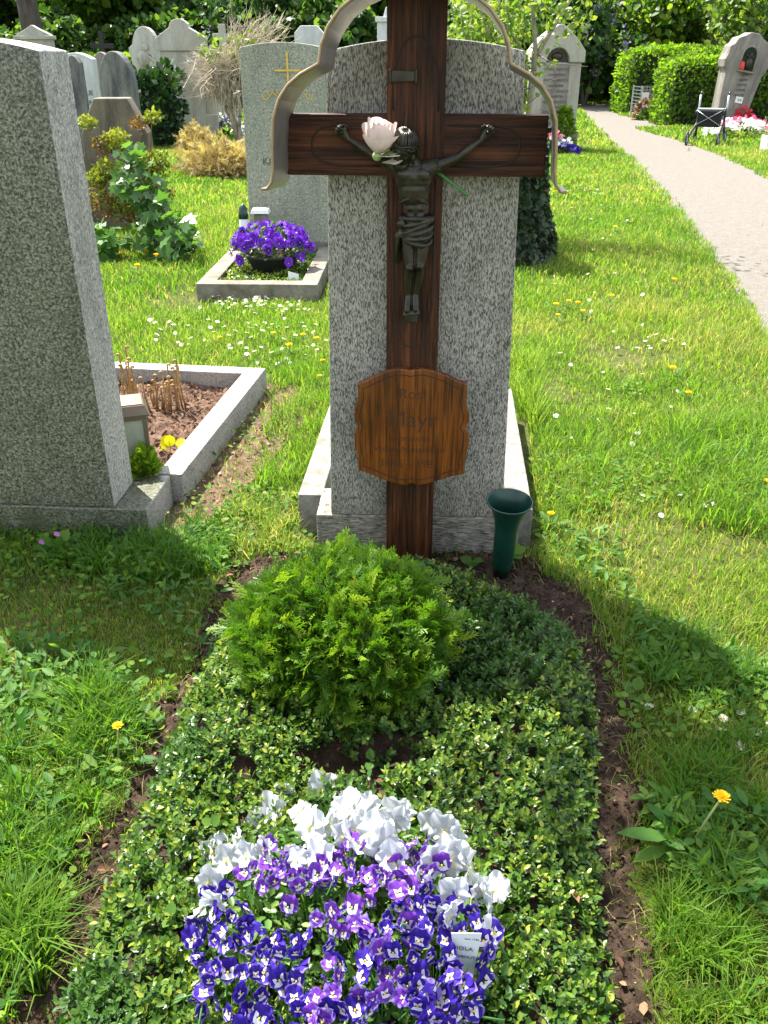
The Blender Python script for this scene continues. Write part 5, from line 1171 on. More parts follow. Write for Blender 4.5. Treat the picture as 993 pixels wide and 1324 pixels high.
FLATARC = [(-.5,0),(.5,0),(.5,.95)]+[(.5-t, .95+.05*math.sin(math.pi*t)) for t in np.linspace(.08,.92,9)]+[(-.5,.95)]
PED = [(-.5,0),(.5,0),(.5,.90),(.44,.915),(.16,.965),(0,1.0),(-.16,.965),(-.44,.915),(-.5,.90)]
r_, s_, w_, z_ = stone('pale headstone with a shallow pediment at the far left before dark trees', 29, 74, 32, 22, PED, 'pale_stone')
b = MB(); b.box((0,.1,z_*.88), (w_*1.1,.3,z_*.035)); b.build('cornice', M['pale_stone'], r_, False, .01)
r_, s_, w_, z_ = stone('white headstone with dark lettering beside the speckled granite gravestone', 82, 127, 68, 13.5, FLATARC, 'white_stone', .16, rad(-6))
for k in range(5): letters(('FAMILIE','MAIER','ANNA','JOSEF','1921 1968')[k], .085, W[r_.name] @ Vector((w_*.10, -.006, 1.02-.125*k)), rad(-6), M['inscription'], s_, 'inscription', .002)
stone('narrow dark slab seen edge on just behind the white lettered headstone', 92, 109, 71, 10.5, FLATARC, 'dark_stone', .14, rad(-4))
stone('dark round-topped headstone streaked grey and black', 130, 174, 66, 13.0, ARCH, 'dark_stone', .22, rad(-5))
r_, s_, w_, z_ = stone('white round-topped marble headstone with a carved relief figure above laurel', 172, 212, 34, 21, [(-.5,0),(.5,0),(.46,.70),(.52,.74),(.52,.80),(.40,.83)]+[(.38*math.cos(a), .82+.18*math.sin(a)) for a in np.linspace(.3, math.pi-.3, 11)]+[(-.40,.83),(-.52,.80),(-.52,.74),(-.46,.70)], 'relief_stone', .3)
b = MB(); b.tube([(.24*w_*math.cos(a), -.01, z_*.70+.22*w_*1.5*math.sin(a)*.6) for a in np.linspace(0, math.pi, 14)], .035, 6); b.ball((0,-.03,z_*.80), (.07,.05,.08), 10, 8); b.ball((-.03,-.03,z_*.70), (.12,.07,.17), 10, 8); b.ball((.12,-.02,z_*.66), (.09,.05,.11), 10, 8); b.tube([(-.05,-.05,z_*.74),(.10,-.06,z_*.71),(.18,-.04,z_*.66)], .03, 6)
b.build('relief', M['relief_stone'], s_, False, 0, True)
# large shouldered stone
Y = 19.0; a, c = D(210,100,Y).x, D(262,100,Y).x; zt = D(238,24,Y).z; zs = D(238,66,Y).z; w_ = c-a
r_ = empty('gravestone', ((a+c)/2, Y, 0), rad(5), 'largest pale headstone at left with a round knob on its gabled top', 'gravestone')
b = MB(); b.prism([(-.5*w_,.0),(.5*w_,.0),(.5*w_,zs),(-.5*w_,zs)], 0, .45); b.build('slab', M['pale_stone'], r_, False, .015)
b = MB(); hw = .56*w_; b.prism([(-hw,zs+.003),(hw*1.12,zs+.003),(hw*1.12,zs+.36*(zt-zs)*1.2),(.24*w_,zs+.74*(zt-zs))]+[(.02*w_+.22*w_*math.cos(t), zt-.22*w_*.75+.22*w_*.75*math.sin(t)) for t in np.linspace(0, math.pi, 9)]+[(-.22*w_,zs+.72*(zt-zs)),(-hw,zs+.40*(zt-zs))], -.05, .52); b.build('crown_stone', M['pale_stone'], r_, False, .02)
b = MB(); b.box((.62*w_,.30,zs*.47), (.26*w_,.42,zs*.94)); b.box((.62*w_,.28,.22), (.34*w_,.55,.44)); b.build('side_pillar', M['shell_stone'], r_, False, .02)
# pale stone cross
Y = 23; q = D(287, 40, Y); r_ = empty('stone_cross', (q.x, Y, 0), 0, 'pale stone cross on a pedestal behind the dry twiggy bush', 'grave cross')
zt = D(287,31,Y).z; b = MB(); b.box((0,0,zt/2+.2), (.15,.13,zt-.4)); b.box((0,0,zt-.26), (.44,.12,.14)); b.build('cross', M['pale_stone'], r_, False, .01)
b = MB(); b.box((0,0,.55), (.5,.4,1.1), top=.8); b.build('pedestal', M['pale_stone'], r_, False, .01)
stone('pale bluish headstone with gabled top peeking over the gold-cross stone', 383, 420, 33, 18, [(-.5,0),(.5,0),(.5,.94),(.28,1),(-.28,1),(-.5,.94)], 'white_stone', .3)
r_, s_, w_, z_ = stone('white memorial stone with a stepped cap just left of the cross upright', 488, 520, 28, 20, [(-.5,0),(.5,0),(.5,1),(-.5,1)], 'white_stone', .4)
b = MB(); b.box((0,.2,z_+.04), (w_*1.15,.5,.09)); b.box((0,.2,z_+.16), (w_*.55,.35,.20), top=.6); b.build('cap', M['white_stone'], r_, False, .01)
Y = 27; q = D(131, 50, Y); r_ = empty('wooden_cross', (q.x, Y, 0), 0, 'small dark cross in the shade of the trees at upper left', 'grave cross')
zt = D(131,40,Y).z; b = MB(); b.box((0,0,zt/2), (.13,.09,zt)); b.box((0,0,zt-.36), (.62,.08,.12)); b.build('cross', M['iron'], r_, False, .005)
stone('low grey headstone in front of the light hedge at upper left', 124, 150, 67, 20, ARCH, 'grey_stone', .2)
# brown angular stone, overgrown
r_, s_, w_, z_ = stone('brown weathered headstone with cut-off corners overgrown by shrubs', 106, 190, 127, 8.8, [(-.56,0),(.56,0),(.56,.52),(.50,.60),(.50,.74),(.25,1),(-.25,1),(-.50,.74),(-.50,.60),(-.56,.52)], 'brown_stone', .26, rad(4))
b = MB(); b.box((0,.12,.09), (w_*1.28,.42,.19)); b.build('plinth', M['brown_stone'], r_, False, .01)
# tall gabled stone on the right
Y = 16.5; a, c = D(686,120,Y).x, D(749,120,Y).x; w_ = c-a; zt = D(720,31,Y).z; zs = D(720,81,Y).z; zg = D(720,66,Y).z
r_ = empty('gravestone', ((a+c)/2, Y, 0), rad(3), 'tall pale headstone with gabled top and a long inscribed panel beside the path', 'gravestone')
b = MB(); b.prism([(-.5*w_,.30),(.5*w_,.30),(.5*w_,zs),(-.5*w_,zs)], 0, .34); s_ = b.build('slab', M['shell_stone'], r_, False, .015)
b = MB(); b.prism([(-.55*w_,zs+.002),(-.24*w_,zs+.002)]+[(.24*w_*math.cos(t), zs+.002+.27*w_*math.sin(t)) for t in np.linspace(math.pi, 0, 11)]+[(.55*w_,zs+.002),(.55*w_,zg),(.38*w_,zg+.45*(zt-zg)),(.06*w_,zt),(-.03*w_,zt),(-.40*w_,zg+.42*(zt-zg)),(-.55*w_,zg)], -.05, .40); b.build('gable', M['shell_stone'], r_, False, .015)
b = MB(); b.prism([(.23*w_*math.cos(t), zs+.004+.25*w_*math.sin(t)) for t in np.linspace(0, math.pi, 11)], .05, .09); b.ball((0,.05,zs+.11*w_), (.12*w_,.03,.08*w_), 10, 8); b.build('bronze_relief', M['bronze'], r_, False)
b = MB(); b.box((0,-.004,(zs+.62)/2), (.52*w_,.02,(zs-.66))); b.build('inscription_panel', M['grey_stone'], s_, False, .004)
for k in range(12): letters(('KARL  BAUCH','KAUFMANN','MARIA  BAUCH','GEB. HUBER','GEORG  BAUCH','BAUMEISTER','HANS  BAUCH','1881 1944','ANNA  BAUCH','1890 1971','JOSEF  BAUCH','1915 1989')[k], .062 if k % 2 == 0 else .05, W[r_.name] @ Vector((0, -.017, zs-.10-.083*k)), rad(3), M['inscription'], s_, 'inscription', .003)
b = MB(); b.box((0,.15,.15), (w_*1.06,.48,.30)); b.build('plinth', M['grey_stone'], r_, False, .01)
# leaning stone at the right
Y = 21.0; q = D(943,150,Y); zt = D(960,41,Y).z; w_ = .86
r_ = empty('gravestone', (q.x, Y, 0), rad(8), 'leaning brown-grey headstone with an arched niche and a red candle between hedges', 'gravestone')
LEAN = rad(9); W[r_.name] = W[r_.name] @ Matrix.Rotation(LEAN, 4, 'Y'); r_.rotation_mode = 'XYZ'; r_.rotation_euler = W[r_.name].to_euler()
H = zt*1.0
wav = [(.50,0),(.50,.60*H),(.56,.63*H),(.60,.70*H),(.56,.76*H),(.55,.84*H),(.46,.87*H),(.40,.93*H),(.24,.96*H),(.12,1.0*H)]
b = MB(); b.prism([(-x*w_*(.72+.28*min(1, z/(.6*H))), z) for x, z in wav]+[(x*w_*(.72+.28*min(1, z/(.6*H))), z) for x, z in reversed(wav)], 0, .34); s_ = b.build('slab', M['grey_stone'], r_, False, .02)
b = MB(); no = [(-.20*w_,.62*H),(.20*w_,.62*H),(.20*w_,.78*H)]+[(.20*w_*math.cos(t), .78*H+.20*w_*math.sin(t)) for t in np.linspace(.2, math.pi-.2, 9)]+[(-.20*w_,.78*H)]
b.prism(no, -.006, .02); b.build('niche', M['inner_shade'], s_, False)  # flat dark plate, not hollow; the recess's shade is put into its colour
b = MB(); b.tube([(x, -.012, z) for x, z in no], .022, 6, closed=True); b.box((0,-.05,.615*H), (.46*w_,.10,.03)); b.build('niche_frame', M['grey_stone'], s_, False)
b = MB(); b.ball((.02,-.02,.78*H), (.05,.03,.06), 8, 6); b.ball((.02,-.02,.70*H), (.09,.03,.12), 8, 6); b.tube([(-.10,-.02,.79*H),(.02,-.02,.75*H),(.13,-.02,.79*H)], .02, 6); b.build('niche_figure', M['bronze'], s_, False, 0, True)
b = MB(); b.box((.06,-.008,.33*H), (.17,.012,.125)); nb = b.build('number_sign', M['white_paint'], s_, False, .002); letters('4', .10, W[r_.name] @ Vector((.09,-.016,.33*H)), rad(8), M['label_print'], nb, 'number', .001)
b = MB(); b.box((.045,-.016,.33*H), (.05,.002,.05)); b.build('sign_mark', M['wire'], nb, False)
for k in range(5): letters(('FAMILIE','GRUBER','LUDWIG','THERESE','1902 1977')[k], .06, W[r_.name] @ Vector((.02,-.006,.585*H-.10*k)), rad(8), M['inscription'], s_, 'inscription', .002)
cq = W[r_.name] @ Vector((-.12,-.06,.625*H)); cn = empty('grave_candle', cq, 0, 'red grave candle standing in the niche of the leaning headstone', 'candle')
b = MB(); b.lathe([(.04,0),(.048,.02),(.048,.11),(.044,.13)], n=14); b.build('candle', M['red'], cn, False, 0, True)
b = MB(); b.lathe([(.046,.13),(.046,.145),(.02,.16)], n=14); b.build('lid', M['red'], cn, False, 0, True)

# ------------------------------------------------------------------ flowers at far graves
def flower_patch(name, label, px, py, rx, ry, h, mats, n, size, leaf='pansy_leaf'):
    p = G(px, py); root = empty(name, (p.x, p.y, 0), 0, label, 'flowers')
    m = n; u = rnd_dirs(m); u[:,2] = np.abs(u[:,2]); pos = np.array([p.x, p.y, 0.0])+u*np.array([rx, ry, h])*(.4+.55*RNG.random((m,1)))
    inst('foliage', LEAF_T, LEAF_F, pos, frames(u+RNG.normal(size=(m,3))*.4, np.tile([0,-.2,1.], (m,1))), size*1.1*(.7+.6*RNG.random(m)), RNG.random(m), M[leaf], root)
    for mt, (xa, xb), (ha, hb), k in mats:
        V = rnd_dirs(k); V[:,2] = np.abs(V[:,2]); V[:,0] = xa+(xb-xa)*RNG.random(k)
        z = np.sqrt(np.clip(1-V[:,0]**2, .05, 1)); q = np.stack([p.x+V[:,0]*rx, p.y+V[:,1]*ry*.9, h*(ha+(hb-ha)*RNG.random(k))*z], 1)
        inst('blossoms', ROUND_T, ROUND_F, q, frames(rnd_dirs(k)+[0,-.5,.5], np.tile([0,-.5,.7], (k,1))), size*(.7+.6*RNG.random(k)), RNG.random(k), M[mt], root)
    return root
flower_patch('bedding_flowers', 'violet blue pansies with pink and white flowers before the tall gabled headstone', 716, 199, .42, .35, .30, [('viola_blue', (-1,1), (.35,.62), 150), ('viola_pale', (-.9,.9), (.2,.6), 40), ('daisy', (-.8,.6), (.65,.8), 50), ('pink', (-.9,.3), (.85,1.1), 45)], 200, .07)
flower_patch('begonia_bed', 'pink and white flowers at the foot of the leaning headstone', 955, 178, .70, .45, .34, [('daisy', (-.95,.7), (.5,.95), 240), ('pink', (.5,1.0), (.7,1.1), 40), ('pink', (-.7,.0), (.9,1.1), 24)], 260, .08)
flower_patch('red_flower_pot', 'bright red flowers in a pot directly at the leaning headstone', 956, 169, .26, .2, .46, [('hotred', (-1,1), (.6,1.05), 120)], 60, .08)
flower_patch('pale_spring_flowers', 'white and pale lilac flowers between the largest headstone and the dry bush', 290, 177, .42, .3, .42, [('daisy', (-1,1), (.5,1), 90), ('viola_pale', (-.8,1), (.5,1.), 40)], 200, .09)
def cypress(name, label, px, py, Y, h, r, mat, n, size):
    q = D(px, py, Y); root = empty(name, (q.x, Y, 0), 0, label, 'shrub'); t = RNG.random(n)**.8; a = RNG.random(n)*6.283; rr = r*(1-.75*t)*(.55+.5*RNG.random(n))
    pos = np.stack([q.x+rr*np.cos(a), Y+rr*np.sin(a), .05+h*t], 1); d = np.stack([np.cos(a), np.sin(a), .9+0*a], 1)+RNG.normal(size=(n,3))*.3
    inst('foliage', LEAF_T, LEAF_F, pos, frames(d, np.tile([0,-.4,1.], (n,1))+RNG.normal(size=(n,3))*.4), size*(.6+.7*RNG.random(n)), RNG.random(n), M[mat], root)
    b = MB(); b.tube([(q.x,Y,0),(q.x,Y,h*.8)], [.03,.008], 6); b.build('stem', M['bark'], root); return root
cypress('small_conifer', 'small green conifer before the inscribed panel of the gabled headstone', 728, 180, 16.2, .62, .22, 'hedge_leaf', 500, .09)

# white planter at the right edge
p = G(995, 196); pt = empty('planter_box', (p.x+.1, p.y, 0), rad(15), 'pale stone planter box with a few stems at the right edge of the picture', 'planter')
b = MB(); b.box((0,0,.13), (.42,.34,.26)); b.build('box', M['white_stone'], pt, False, .01)
b = MB(); b.box((0,0,.262), (.36,.28,.008)); b.build('earth', M['soil'], pt, False)
pp = empty('potted_plant', (p.x+.05, p.y, .26), 0, 'thin pale stems growing in the stone planter box at the right edge', 'plant')
n = 60; u = rnd_dirs(n); u[:,2] = np.abs(u[:,2]); pos = np.array([p.x+.03,p.y,.27])+u*[.2,.15,.3]
inst('foliage', LEAF_T, LEAF_F, pos, frames(u, np.tile([0,-.4,1.], (n,1))), .06+.05*RNG.random(n), RNG.random(n), M['clover'], pp)
b = MB()
for k in range(7): b.tube([(p.x+.03+RNG.normal()*.05, p.y, .26), (p.x-.05+RNG.normal()*.12, p.y+RNG.normal()*.05, .55)], .006, 5)
b.build('stem', M['twig'], pp)

# ------------------------------------------------------------------ rollator
p = G(918, 188); ro = empty('rollator', (p.x, p.y+.25, 0), rad(-28), 'black four-wheeled rollator parked on the grass edge beside the path', 'rollator')
for sx in (-1, 1):
    b = MB(); b.tube([(sx*.24,.16,.42),(sx*.25,.17,.62),(sx*.25,.19,.83)], .019, 8); b.build('handle_post', M['alu'], ro, False, 0, True)
    b = MB(); b.tube([(sx*.25,.185,.84),(sx*.25,.24,.875),(sx*.25,.36,.865)], [.018,.020,.018], 8); b.box((sx*.25,.22,.825), (.03,.09,.03)); b.tube([(sx*.25,.24,.83),(sx*.25,.34,.80)], .006, 6); b.build('handle_grip', M['black_plastic'], ro, False, 0, True)
    b = MB(); b.tube([(sx*.24,.16,.62),(sx*.24,.15,.36),(sx*.25,-.02,.28),(sx*.26,-.26,.20),(sx*.265,-.44,.12)], .022, 8); b.tube([(sx*.24,.15,.40),(sx*.25,.24,.24),(sx*.26,.30,.12)], .022, 8); b.tube([(sx*.235,.16,.58),(sx*.24,-.08,.57),(sx*.245,-.10,.50)], .013, 8); b.build('side_frame', M['black_plastic'], ro, False, 0, True)
    for yy, r in ((-.45,.12),(.32,.12)):
        x = sx*.275; b = MB(); b.tube([(x, yy+(r-.014)*math.cos(a), r+(r-.014)*math.sin(a)) for a in np.linspace(0, 6.283, 25)[:-1]], .018, 7, closed=True); wh = b.build('wheel', M['tyre'], ro, False, 0, True)
        b = MB(); b.tube([(x-.018,yy,r),(x+.018,yy,r)], .018, 8)
        for k in range(6): a = k*1.047; b.tube([(x,yy,r),(x,yy+(r-.02)*math.cos(a),r+(r-.02)*math.sin(a))], .006, 5)
        b.tube([(x, yy+(r-.03)*math.cos(a), r+(r-.03)*math.sin(a)) for a in np.linspace(0, 6.283, 25)[:-1]], .006, 5, closed=True); b.build('spokes', M['alu'], wh, False, 0, True)
b = MB(); b.box((0,.04,.60), (.46,.26,.025)); b.build('seat', M['wire'], ro, False, .006)
b = MB(); b.box((0,-.02,.44), (.40,.20,.28), top=1.08); b.build('bag', M['black_fabric'], ro, False, .015)
b = MB(); b.tube([(-.22,-.135,.33),(.22,-.135,.58)], .007, 6); b.tube([(.22,-.137,.33),(-.22,-.137,.58)], .007, 6); b.build('folding_cross', M['wire'], ro, False, 0, True)
b = MB(); b.tube([(-.25,.05,.33),(.25,.05,.33)], .010, 6); b.build('cross_bar', M['black_plastic'], ro, False, 0, True)

# ------------------------------------------------------------------ wire bin with a wreath by the far hedge
Y = 25.0; q = D(843, 130, Y); wb = empty('wire_bin', (q.x, Y, 0), 0, 'grey wire mesh waste bay with a white notice before the far hedge', 'waste bay')
xa = D(829,130,Y).x-q.x; xb = D(866,130,Y).x-q.x; zt = D(843,113,Y).z
b = MB()
for z in np.linspace(.08, zt, 9): b.tube([(xa,.0,z),(xb,.0,z)], .008, 4); b.tube([(xa,.9,z),(xb,.9,z)], .008, 4); b.tube([(xa,0,z),(xa,.9,z)], .008, 4)
for x in np.linspace(xa, xb, 9): b.tube([(x,0,0),(x,0,zt)], .005, 4); b.tube([(x,.9,0),(x,.9,zt)], .005, 4)
b.build('mesh_panel', M['wire'], wb, False)
for x in (xa, xb):
    for y in (0, .9): b = MB(); b.tube([(x,y,0),(x,y,zt+.03)], .025, 6); b.build('post', M['wire'], wb, False)
b = MB(); b.box((xa+.09,-.03,zt*.60), (.17,.02,.36)); b.build('notice', M['white_paint'], wb, False)
wr = empty('wreath', (q.x+.15, Y-.25, 0), rad(20), 'discarded reddish wreath leaning against the wire waste bay', 'wreath')
b = MB(); b.tube([(.20*math.cos(a), -.05+.12*math.sin(a), .36+.22*math.sin(a)) for a in np.linspace(0, 6.283, 21)[:-1]], .055, 7, closed=True); b.build('ring', M['terracotta'], wr, False, 0, True)
b = MB()
for k in range(9): b.ball((-.25+.5*RNG.random(), -.12-.05*RNG.random(), .12+.12*RNG.random()), .045, 8, 6)
b.build('flower', M['hotred'], wr, False, 0, True)
r_ = empty('brushwood', (q.x-.1, Y-.4, 0), 0, 'heap of cut greenery and withered flowers before the wire waste bay', 'heap')
n = 320; u = rnd_dirs(n); u[:,2] = np.abs(u[:,2]); pos = np.array([q.x+.15,Y-.5,0])+u*[.55,.3,.22]
inst('cuttings', LEAF_T, LEAF_F, pos, frames(u+RNG.normal(size=(n,3))*.5, np.tile([0,-.4,1.], (n,1))), .10+.08*RNG.random(n), RNG.random(n), M['clover'], r_)
n = 160; u = rnd_dirs(n); u[:,2] = np.abs(u[:,2]); pos = np.array([q.x-.30,Y-.45,0])+u*[.22,.2,.42]
inst('withered_flowers', LEAF_T, LEAF_F, pos, frames(u+RNG.normal(size=(n,3))*.5, np.tile([0,-.4,1.], (n,1))), .09+.06*RNG.random(n), RNG.random(n), M['brown_litter'], r_)

# ------------------------------------------------------------------ hedges, shrubs
def hedge(label, x0, x1, y0, y1, h, mat, n, size, rz=0.0, name='hedge', cat='hedge', rough=.10):
    c = Vector(((x0+x1)/2, (y0+y1)/2, 0)); root = empty(name, c, rz, label, cat); hx, hy = (x1-x0)/2, (y1-y0)/2
    b = MB(); b.box((0,0,h*.46), (2*hx-.3, 2*hy-.3, h*.90)); b.build('shade_core', M['inner_shade'], root, False)  # plain filler box; the shade between the leaves is put into its colour
    A = np.array([2*hx*h, 2*hx*h, 2*hy*h, 2*hy*h, 4*hx*hy]); f = RNG.choice(5, n, p=A/A.sum()); u, v = RNG.random(n)*2-1, RNG.random(n)
    P_ = np.zeros((n,3)); N_ = np.zeros((n,3))
    for k, (sx, sy) in enumerate(((0,-1),(0,1),(-1,0),(1,0))):
        m = f == k; P_[m] = np.stack([u[m]*hx if sy else np.full(m.sum(), sx*hx), u[m]*hy if sx else np.full(m.sum(), sy*hy), v[m]*h], 1); N_[m] = (sx, sy, 0)
    m = f == 4; P_[m] = np.stack([u[m]*hx, (v[m]*2-1)*hy, np.full(m.sum(), h)], 1); N_[m] = (0,0,1)
    e = np.minimum(np.minimum(hx-np.abs(P_[:,0]), hy-np.abs(P_[:,1])), 0)
    top = np.clip((P_[:,2]/h-.85)/.15, 0, 1); P_[:,:2] *= 1-.08*top[:,None]**2
    dep = rough*(vn(P_[:,0]+P_[:,1]*.7, P_[:,2]+P_[:,1]*.3, 1.8, 81)*1.3+vn(P_[:,0]-P_[:,1], P_[:,2], 5, 82)-1.2)
    P_ += N_*(dep+RNG.random(n)*-.14+.02)[:,None]
    d = N_+RNG.normal(size=(n,3))*.6+[0,0,.35]
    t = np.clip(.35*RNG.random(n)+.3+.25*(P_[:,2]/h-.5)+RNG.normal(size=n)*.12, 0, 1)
    inst('leaves', LEAF_T, LEAF_F, P_, frames(d, N_+RNG.normal(size=(n,3))*.5), np.stack([size*(.6+.7*RNG.random(n))]*3, 1)*[1.25,1,1], t, M[mat], root, False)
    return root
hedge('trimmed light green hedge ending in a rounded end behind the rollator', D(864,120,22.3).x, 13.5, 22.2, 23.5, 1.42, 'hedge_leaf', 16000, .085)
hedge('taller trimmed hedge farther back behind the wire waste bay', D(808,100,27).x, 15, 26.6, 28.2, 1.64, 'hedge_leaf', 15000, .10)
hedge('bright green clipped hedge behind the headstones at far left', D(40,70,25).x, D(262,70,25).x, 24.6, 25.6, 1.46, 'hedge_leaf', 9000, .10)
hedge('glossy dark laurel shrub between the round-topped and the largest headstone', D(168,100,17).x, D(216,100,17).x, 16.9, 17.8, 1.22, 'laurel', 1700, .13, 0, 'laurel', 'shrub', .2)
q = D(668, 200, 7.35); iv = empty('ivy_stump', (q.x, 7.35, 0), 0, 'dark tree stump overgrown with ivy just behind the granite slab', 'tree stump')
n = 5200; t = RNG.random(n); a = RNG.random(n)*6.283; rr = (.20+.20*(1-t)**2.2)*(.80+.32*vn(np.cos(a)*2+5, t*4+np.sin(a)*2, 2.2, 91)); z = t*.95
N_ = np.stack([np.cos(a), np.sin(a), .25+0*a], 1); pos = np.stack([q.x+rr*np.cos(a), 7.35+rr*np.sin(a), z+.02], 1)
inst('ivy', LEAF_T, LEAF_F, pos, frames(N_*.5+RNG.normal(size=(n,3))*.5+[0,0,-.5], N_+RNG.normal(size=(n,3))*.35), np.stack([.035+.035*RNG.random(n)]*3, 1)*[1.5,1,1], RNG.random(n), M['ivy'], iv)
b = MB(); b.lathe([(.36,0),(.28,.12),(.20,.4),(.17,.7),(.13,.9)], n=16); b.build('trunk', M['bark'], iv, False)
# sapling
Y = 8.6; base = D(672,190,Y); sp = empty('sapling', (base.x-.05, Y, 0), 0, 'slender pale-barked sapling with fresh leaves behind the granite slab', 'tree')
fork = D(690,92,Y); tips = [D(688,0,Y), D(690,-120,Y), D(738,-2,Y+.3), D(790,-90,Y+.5), D(610,-20,Y-.2), D(640,40,Y+.2), D(740,70,Y), D(655,-80,Y+.3), D(700,40,Y-.4)]
b = MB(); b.tube([(base.x-.05,Y,0), fork.lerp(Vector((base.x,Y,0)), .5), fork], [.05,.04,.032], 8); b.tube([fork, D(692,60,Y), tips[0], tips[1]], [.026,.02,.017,.008], 7); b.tube([D(689,78,Y), D(712,40,Y+.1), tips[2], tips[3]], [.026,.022,.016,.007], 7)
b.tube([D(684,102,Y), D(672,60,Y), D(645,20,Y), tips[7]], [.020,.014,.010,.005], 6); b.tube([D(668,130,Y), D(640,70,Y), tips[4]], [.018,.012,.005], 6)
b.build('trunk', M['bark_pale'], sp, True, 0, True)
b = MB(); b.tube([D(695,70,Y), D(714,82,Y-.1), D(760,86,Y-.1)], [.007,.005,.003], 5); b.tube([D(672,118,Y), D(700,108,Y-.2), D(726,100,Y-.2)], [.007,.005,.003], 5); b.tube([D(675,140,Y), D(700,120,Y-.2), D(716,118,Y-.2)], [.006,.005,.003], 5); b.build('twig', M['bark_pale'], sp, True, 0, True)
n = 1500; cs = []
for (px, py, s, k) in ((610,40,.22,260),(640,70,.18,200),(600,90,.16,150),(660,30,.20,220),(630,-10,.24,260),(690,-60,.35,260),(720,10,.12,60),(700,88,.03,8),(720,84,.02,4),(668,85,.09,70),(745,30,.10,60),(590,10,.2,160),(760,-60,.3,160),(672,125,.06,50)):
    cs.append(np.array(D(px, py, Y+RNG.normal()*.1))+RNG.normal(size=(k,3))*s*[.8,.9,.7])
pos = np.concatenate(cs); n = len(pos)
inst('leaves', LEAF_T, LEAF_F, pos, frames(rnd_dirs(n)+[0,0,-.2], np.tile([0,-.2,1.], (n,1))+RNG.normal(size=(n,3))*.6), np.stack([.04+.035*RNG.random(n)]*3, 1)*[1.2,1,1], .3+.7*RNG.random(n), M['pale_tree_leaf'], sp)
# dry weeping bush
Y = 17.5; q = G(312,188); db = empty('dry_bush', (q.x, q.y, 0), 0, 'leafless straw-grey twiggy bush behind the headstone with the gold cross', 'shrub')
b = MB(); Y = q.y
trunk_top = D(300,95,Y)
for k in range(6):
    e = D(292+RNG.normal()*14, 100+RNG.normal()*12, Y+RNG.normal()*.25); b.tube([Vector((q.x+RNG.normal()*.06, Y+RNG.normal()*.06, 0)), Vector((q.x,Y,0)).lerp(e, .55)+Vector((RNG.normal()*.05,0,0)), e], [.035,.028,.016], 6)
b.build('stem', M['twig'], db, True, 0, True)
b = MB()
for k in range(430):
    s0 = Vector((q.x,Y,0)).lerp(D(292+RNG.normal()*16, 98, Y), .55+.5*RNG.random())+Vector((RNG.normal()*.08, RNG.normal()*.2, RNG.normal()*.12))
    if k % 5 < 3: e = D(240+75*RNG.random(), 62+66*RNG.random(), Y+RNG.normal()*.5); mid = s0.lerp(e, .5)+Vector((0,0,.10+.15*RNG.random()))
    else: e = D(290+85*RNG.random(), 18+75*RNG.random(), Y+RNG.normal()*.5); mid = s0.lerp(e, .5)+Vector((RNG.normal()*.06,0,RNG.normal()*.05))
    b.tube([s0, mid, e], [.008,.006,.003], 4)
    for j in range(5):
        t0 = mid.lerp(e, RNG.random()); b.tube([t0, t0+(e-mid)*.28+Vector((RNG.normal()*.09, RNG.normal()*.08, RNG.normal()*.08))], [.0045,.0025], 3)
b.build('twigs', M['twig'], db, True)
n = 260; pos = np.concatenate([np.array(D(318,70,Y-.2))+RNG.normal(size=(130,3))*[.16,.12,.22], np.array(D(275,66,Y-.1))+RNG.normal(size=(60,3))*[.1,.1,.14], np.array(D(322,130,Y-.1))+RNG.normal(size=(70,3))*[.1,.1,.3]]); n = len(pos)
inst('leaves', LEAF_T, LEAF_F, pos, frames(rnd_dirs(n), rnd_dirs(n)), .09+.05*RNG.random(n), RNG.random(n), M['pale_tree_leaf'], db)
# golden withered ground plants
for px, py, rx, ry, h, lab, n in ((292,228,.62,.45,.50,'golden withered low conifer in the lawn before the dry bush',2300), (256,196,.34,.3,.42,'golden withered low shrub before the largest pale headstone',800)):
    q = G(px, py); root = empty('withered_shrub', (q.x, q.y, 0), 0, lab, 'shrub'); u = rnd_dirs(n); u[:,2] = np.abs(u[:,2]); lump = .45+1.0*vn(u[:,0]*2+4, u[:,1]*2+u[:,2]*2+4, 2.0, 95)
    pos = np.array([q.x,q.y,0])+u*np.array([rx,ry,h])*(lump*(.45+.55*RNG.random(n)))[:,None]
    inst('foliage', SPT, SPF[:14], pos, frames(u+RNG.normal(size=(n,3))*.5, rnd_dirs(n)), .08+.07*RNG.random(n), RNG.random(n), M['dry_leaf'], root)
    b = MB()
    for k in range(40):
        v = rnd_dirs(1)[0]; b.tube([(q.x,q.y,.02), (q.x+v[0]*rx*.9, q.y+v[1]*ry*.8, .05+abs(v[2])*h*.8)], [.012,.004], 4)
    b.build('stem', M['twig'], root)
# shrubs before the brown stone
def clumps(root, name, cl, mat, T, F, size, tr, spread_dir=.5, sc=None):
    P_, t_ = [], []
    for (px, py, Y, r, k, ta, tb) in cl:
        c = np.array(D(px, py, Y)); u = rnd_dirs(k); P_.append(c+u*r*RNG.random((k,1))**.4*np.array([1,1,.8])); t_.append(ta+(tb-ta)*np.clip(.5+.5*u[:,2]+RNG.normal(size=k)*.25, 0, 1))
    P_ = np.concatenate(P_); t_ = np.clip(np.concatenate(t_), 0, 1); n = len(P_)
    s = size*(.6+.8*RNG.random(n)); S = np.stack([s]*3, 1)*(sc or [1,1,1])
    inst(name, T, F, P_, frames(rnd_dirs(n)+[0,-.1,spread_dir], np.tile([0,-.5,.8], (n,1))+RNG.normal(size=(n,3))*tr), S, t_, M[mat], root)
q = G(168, 335); dw = empty('dwarf_cypress', (q.x, 8.0, 0), 0, 'half-dead dwarf cypress with yellow-green tips in front of the brown headstone', 'shrub')
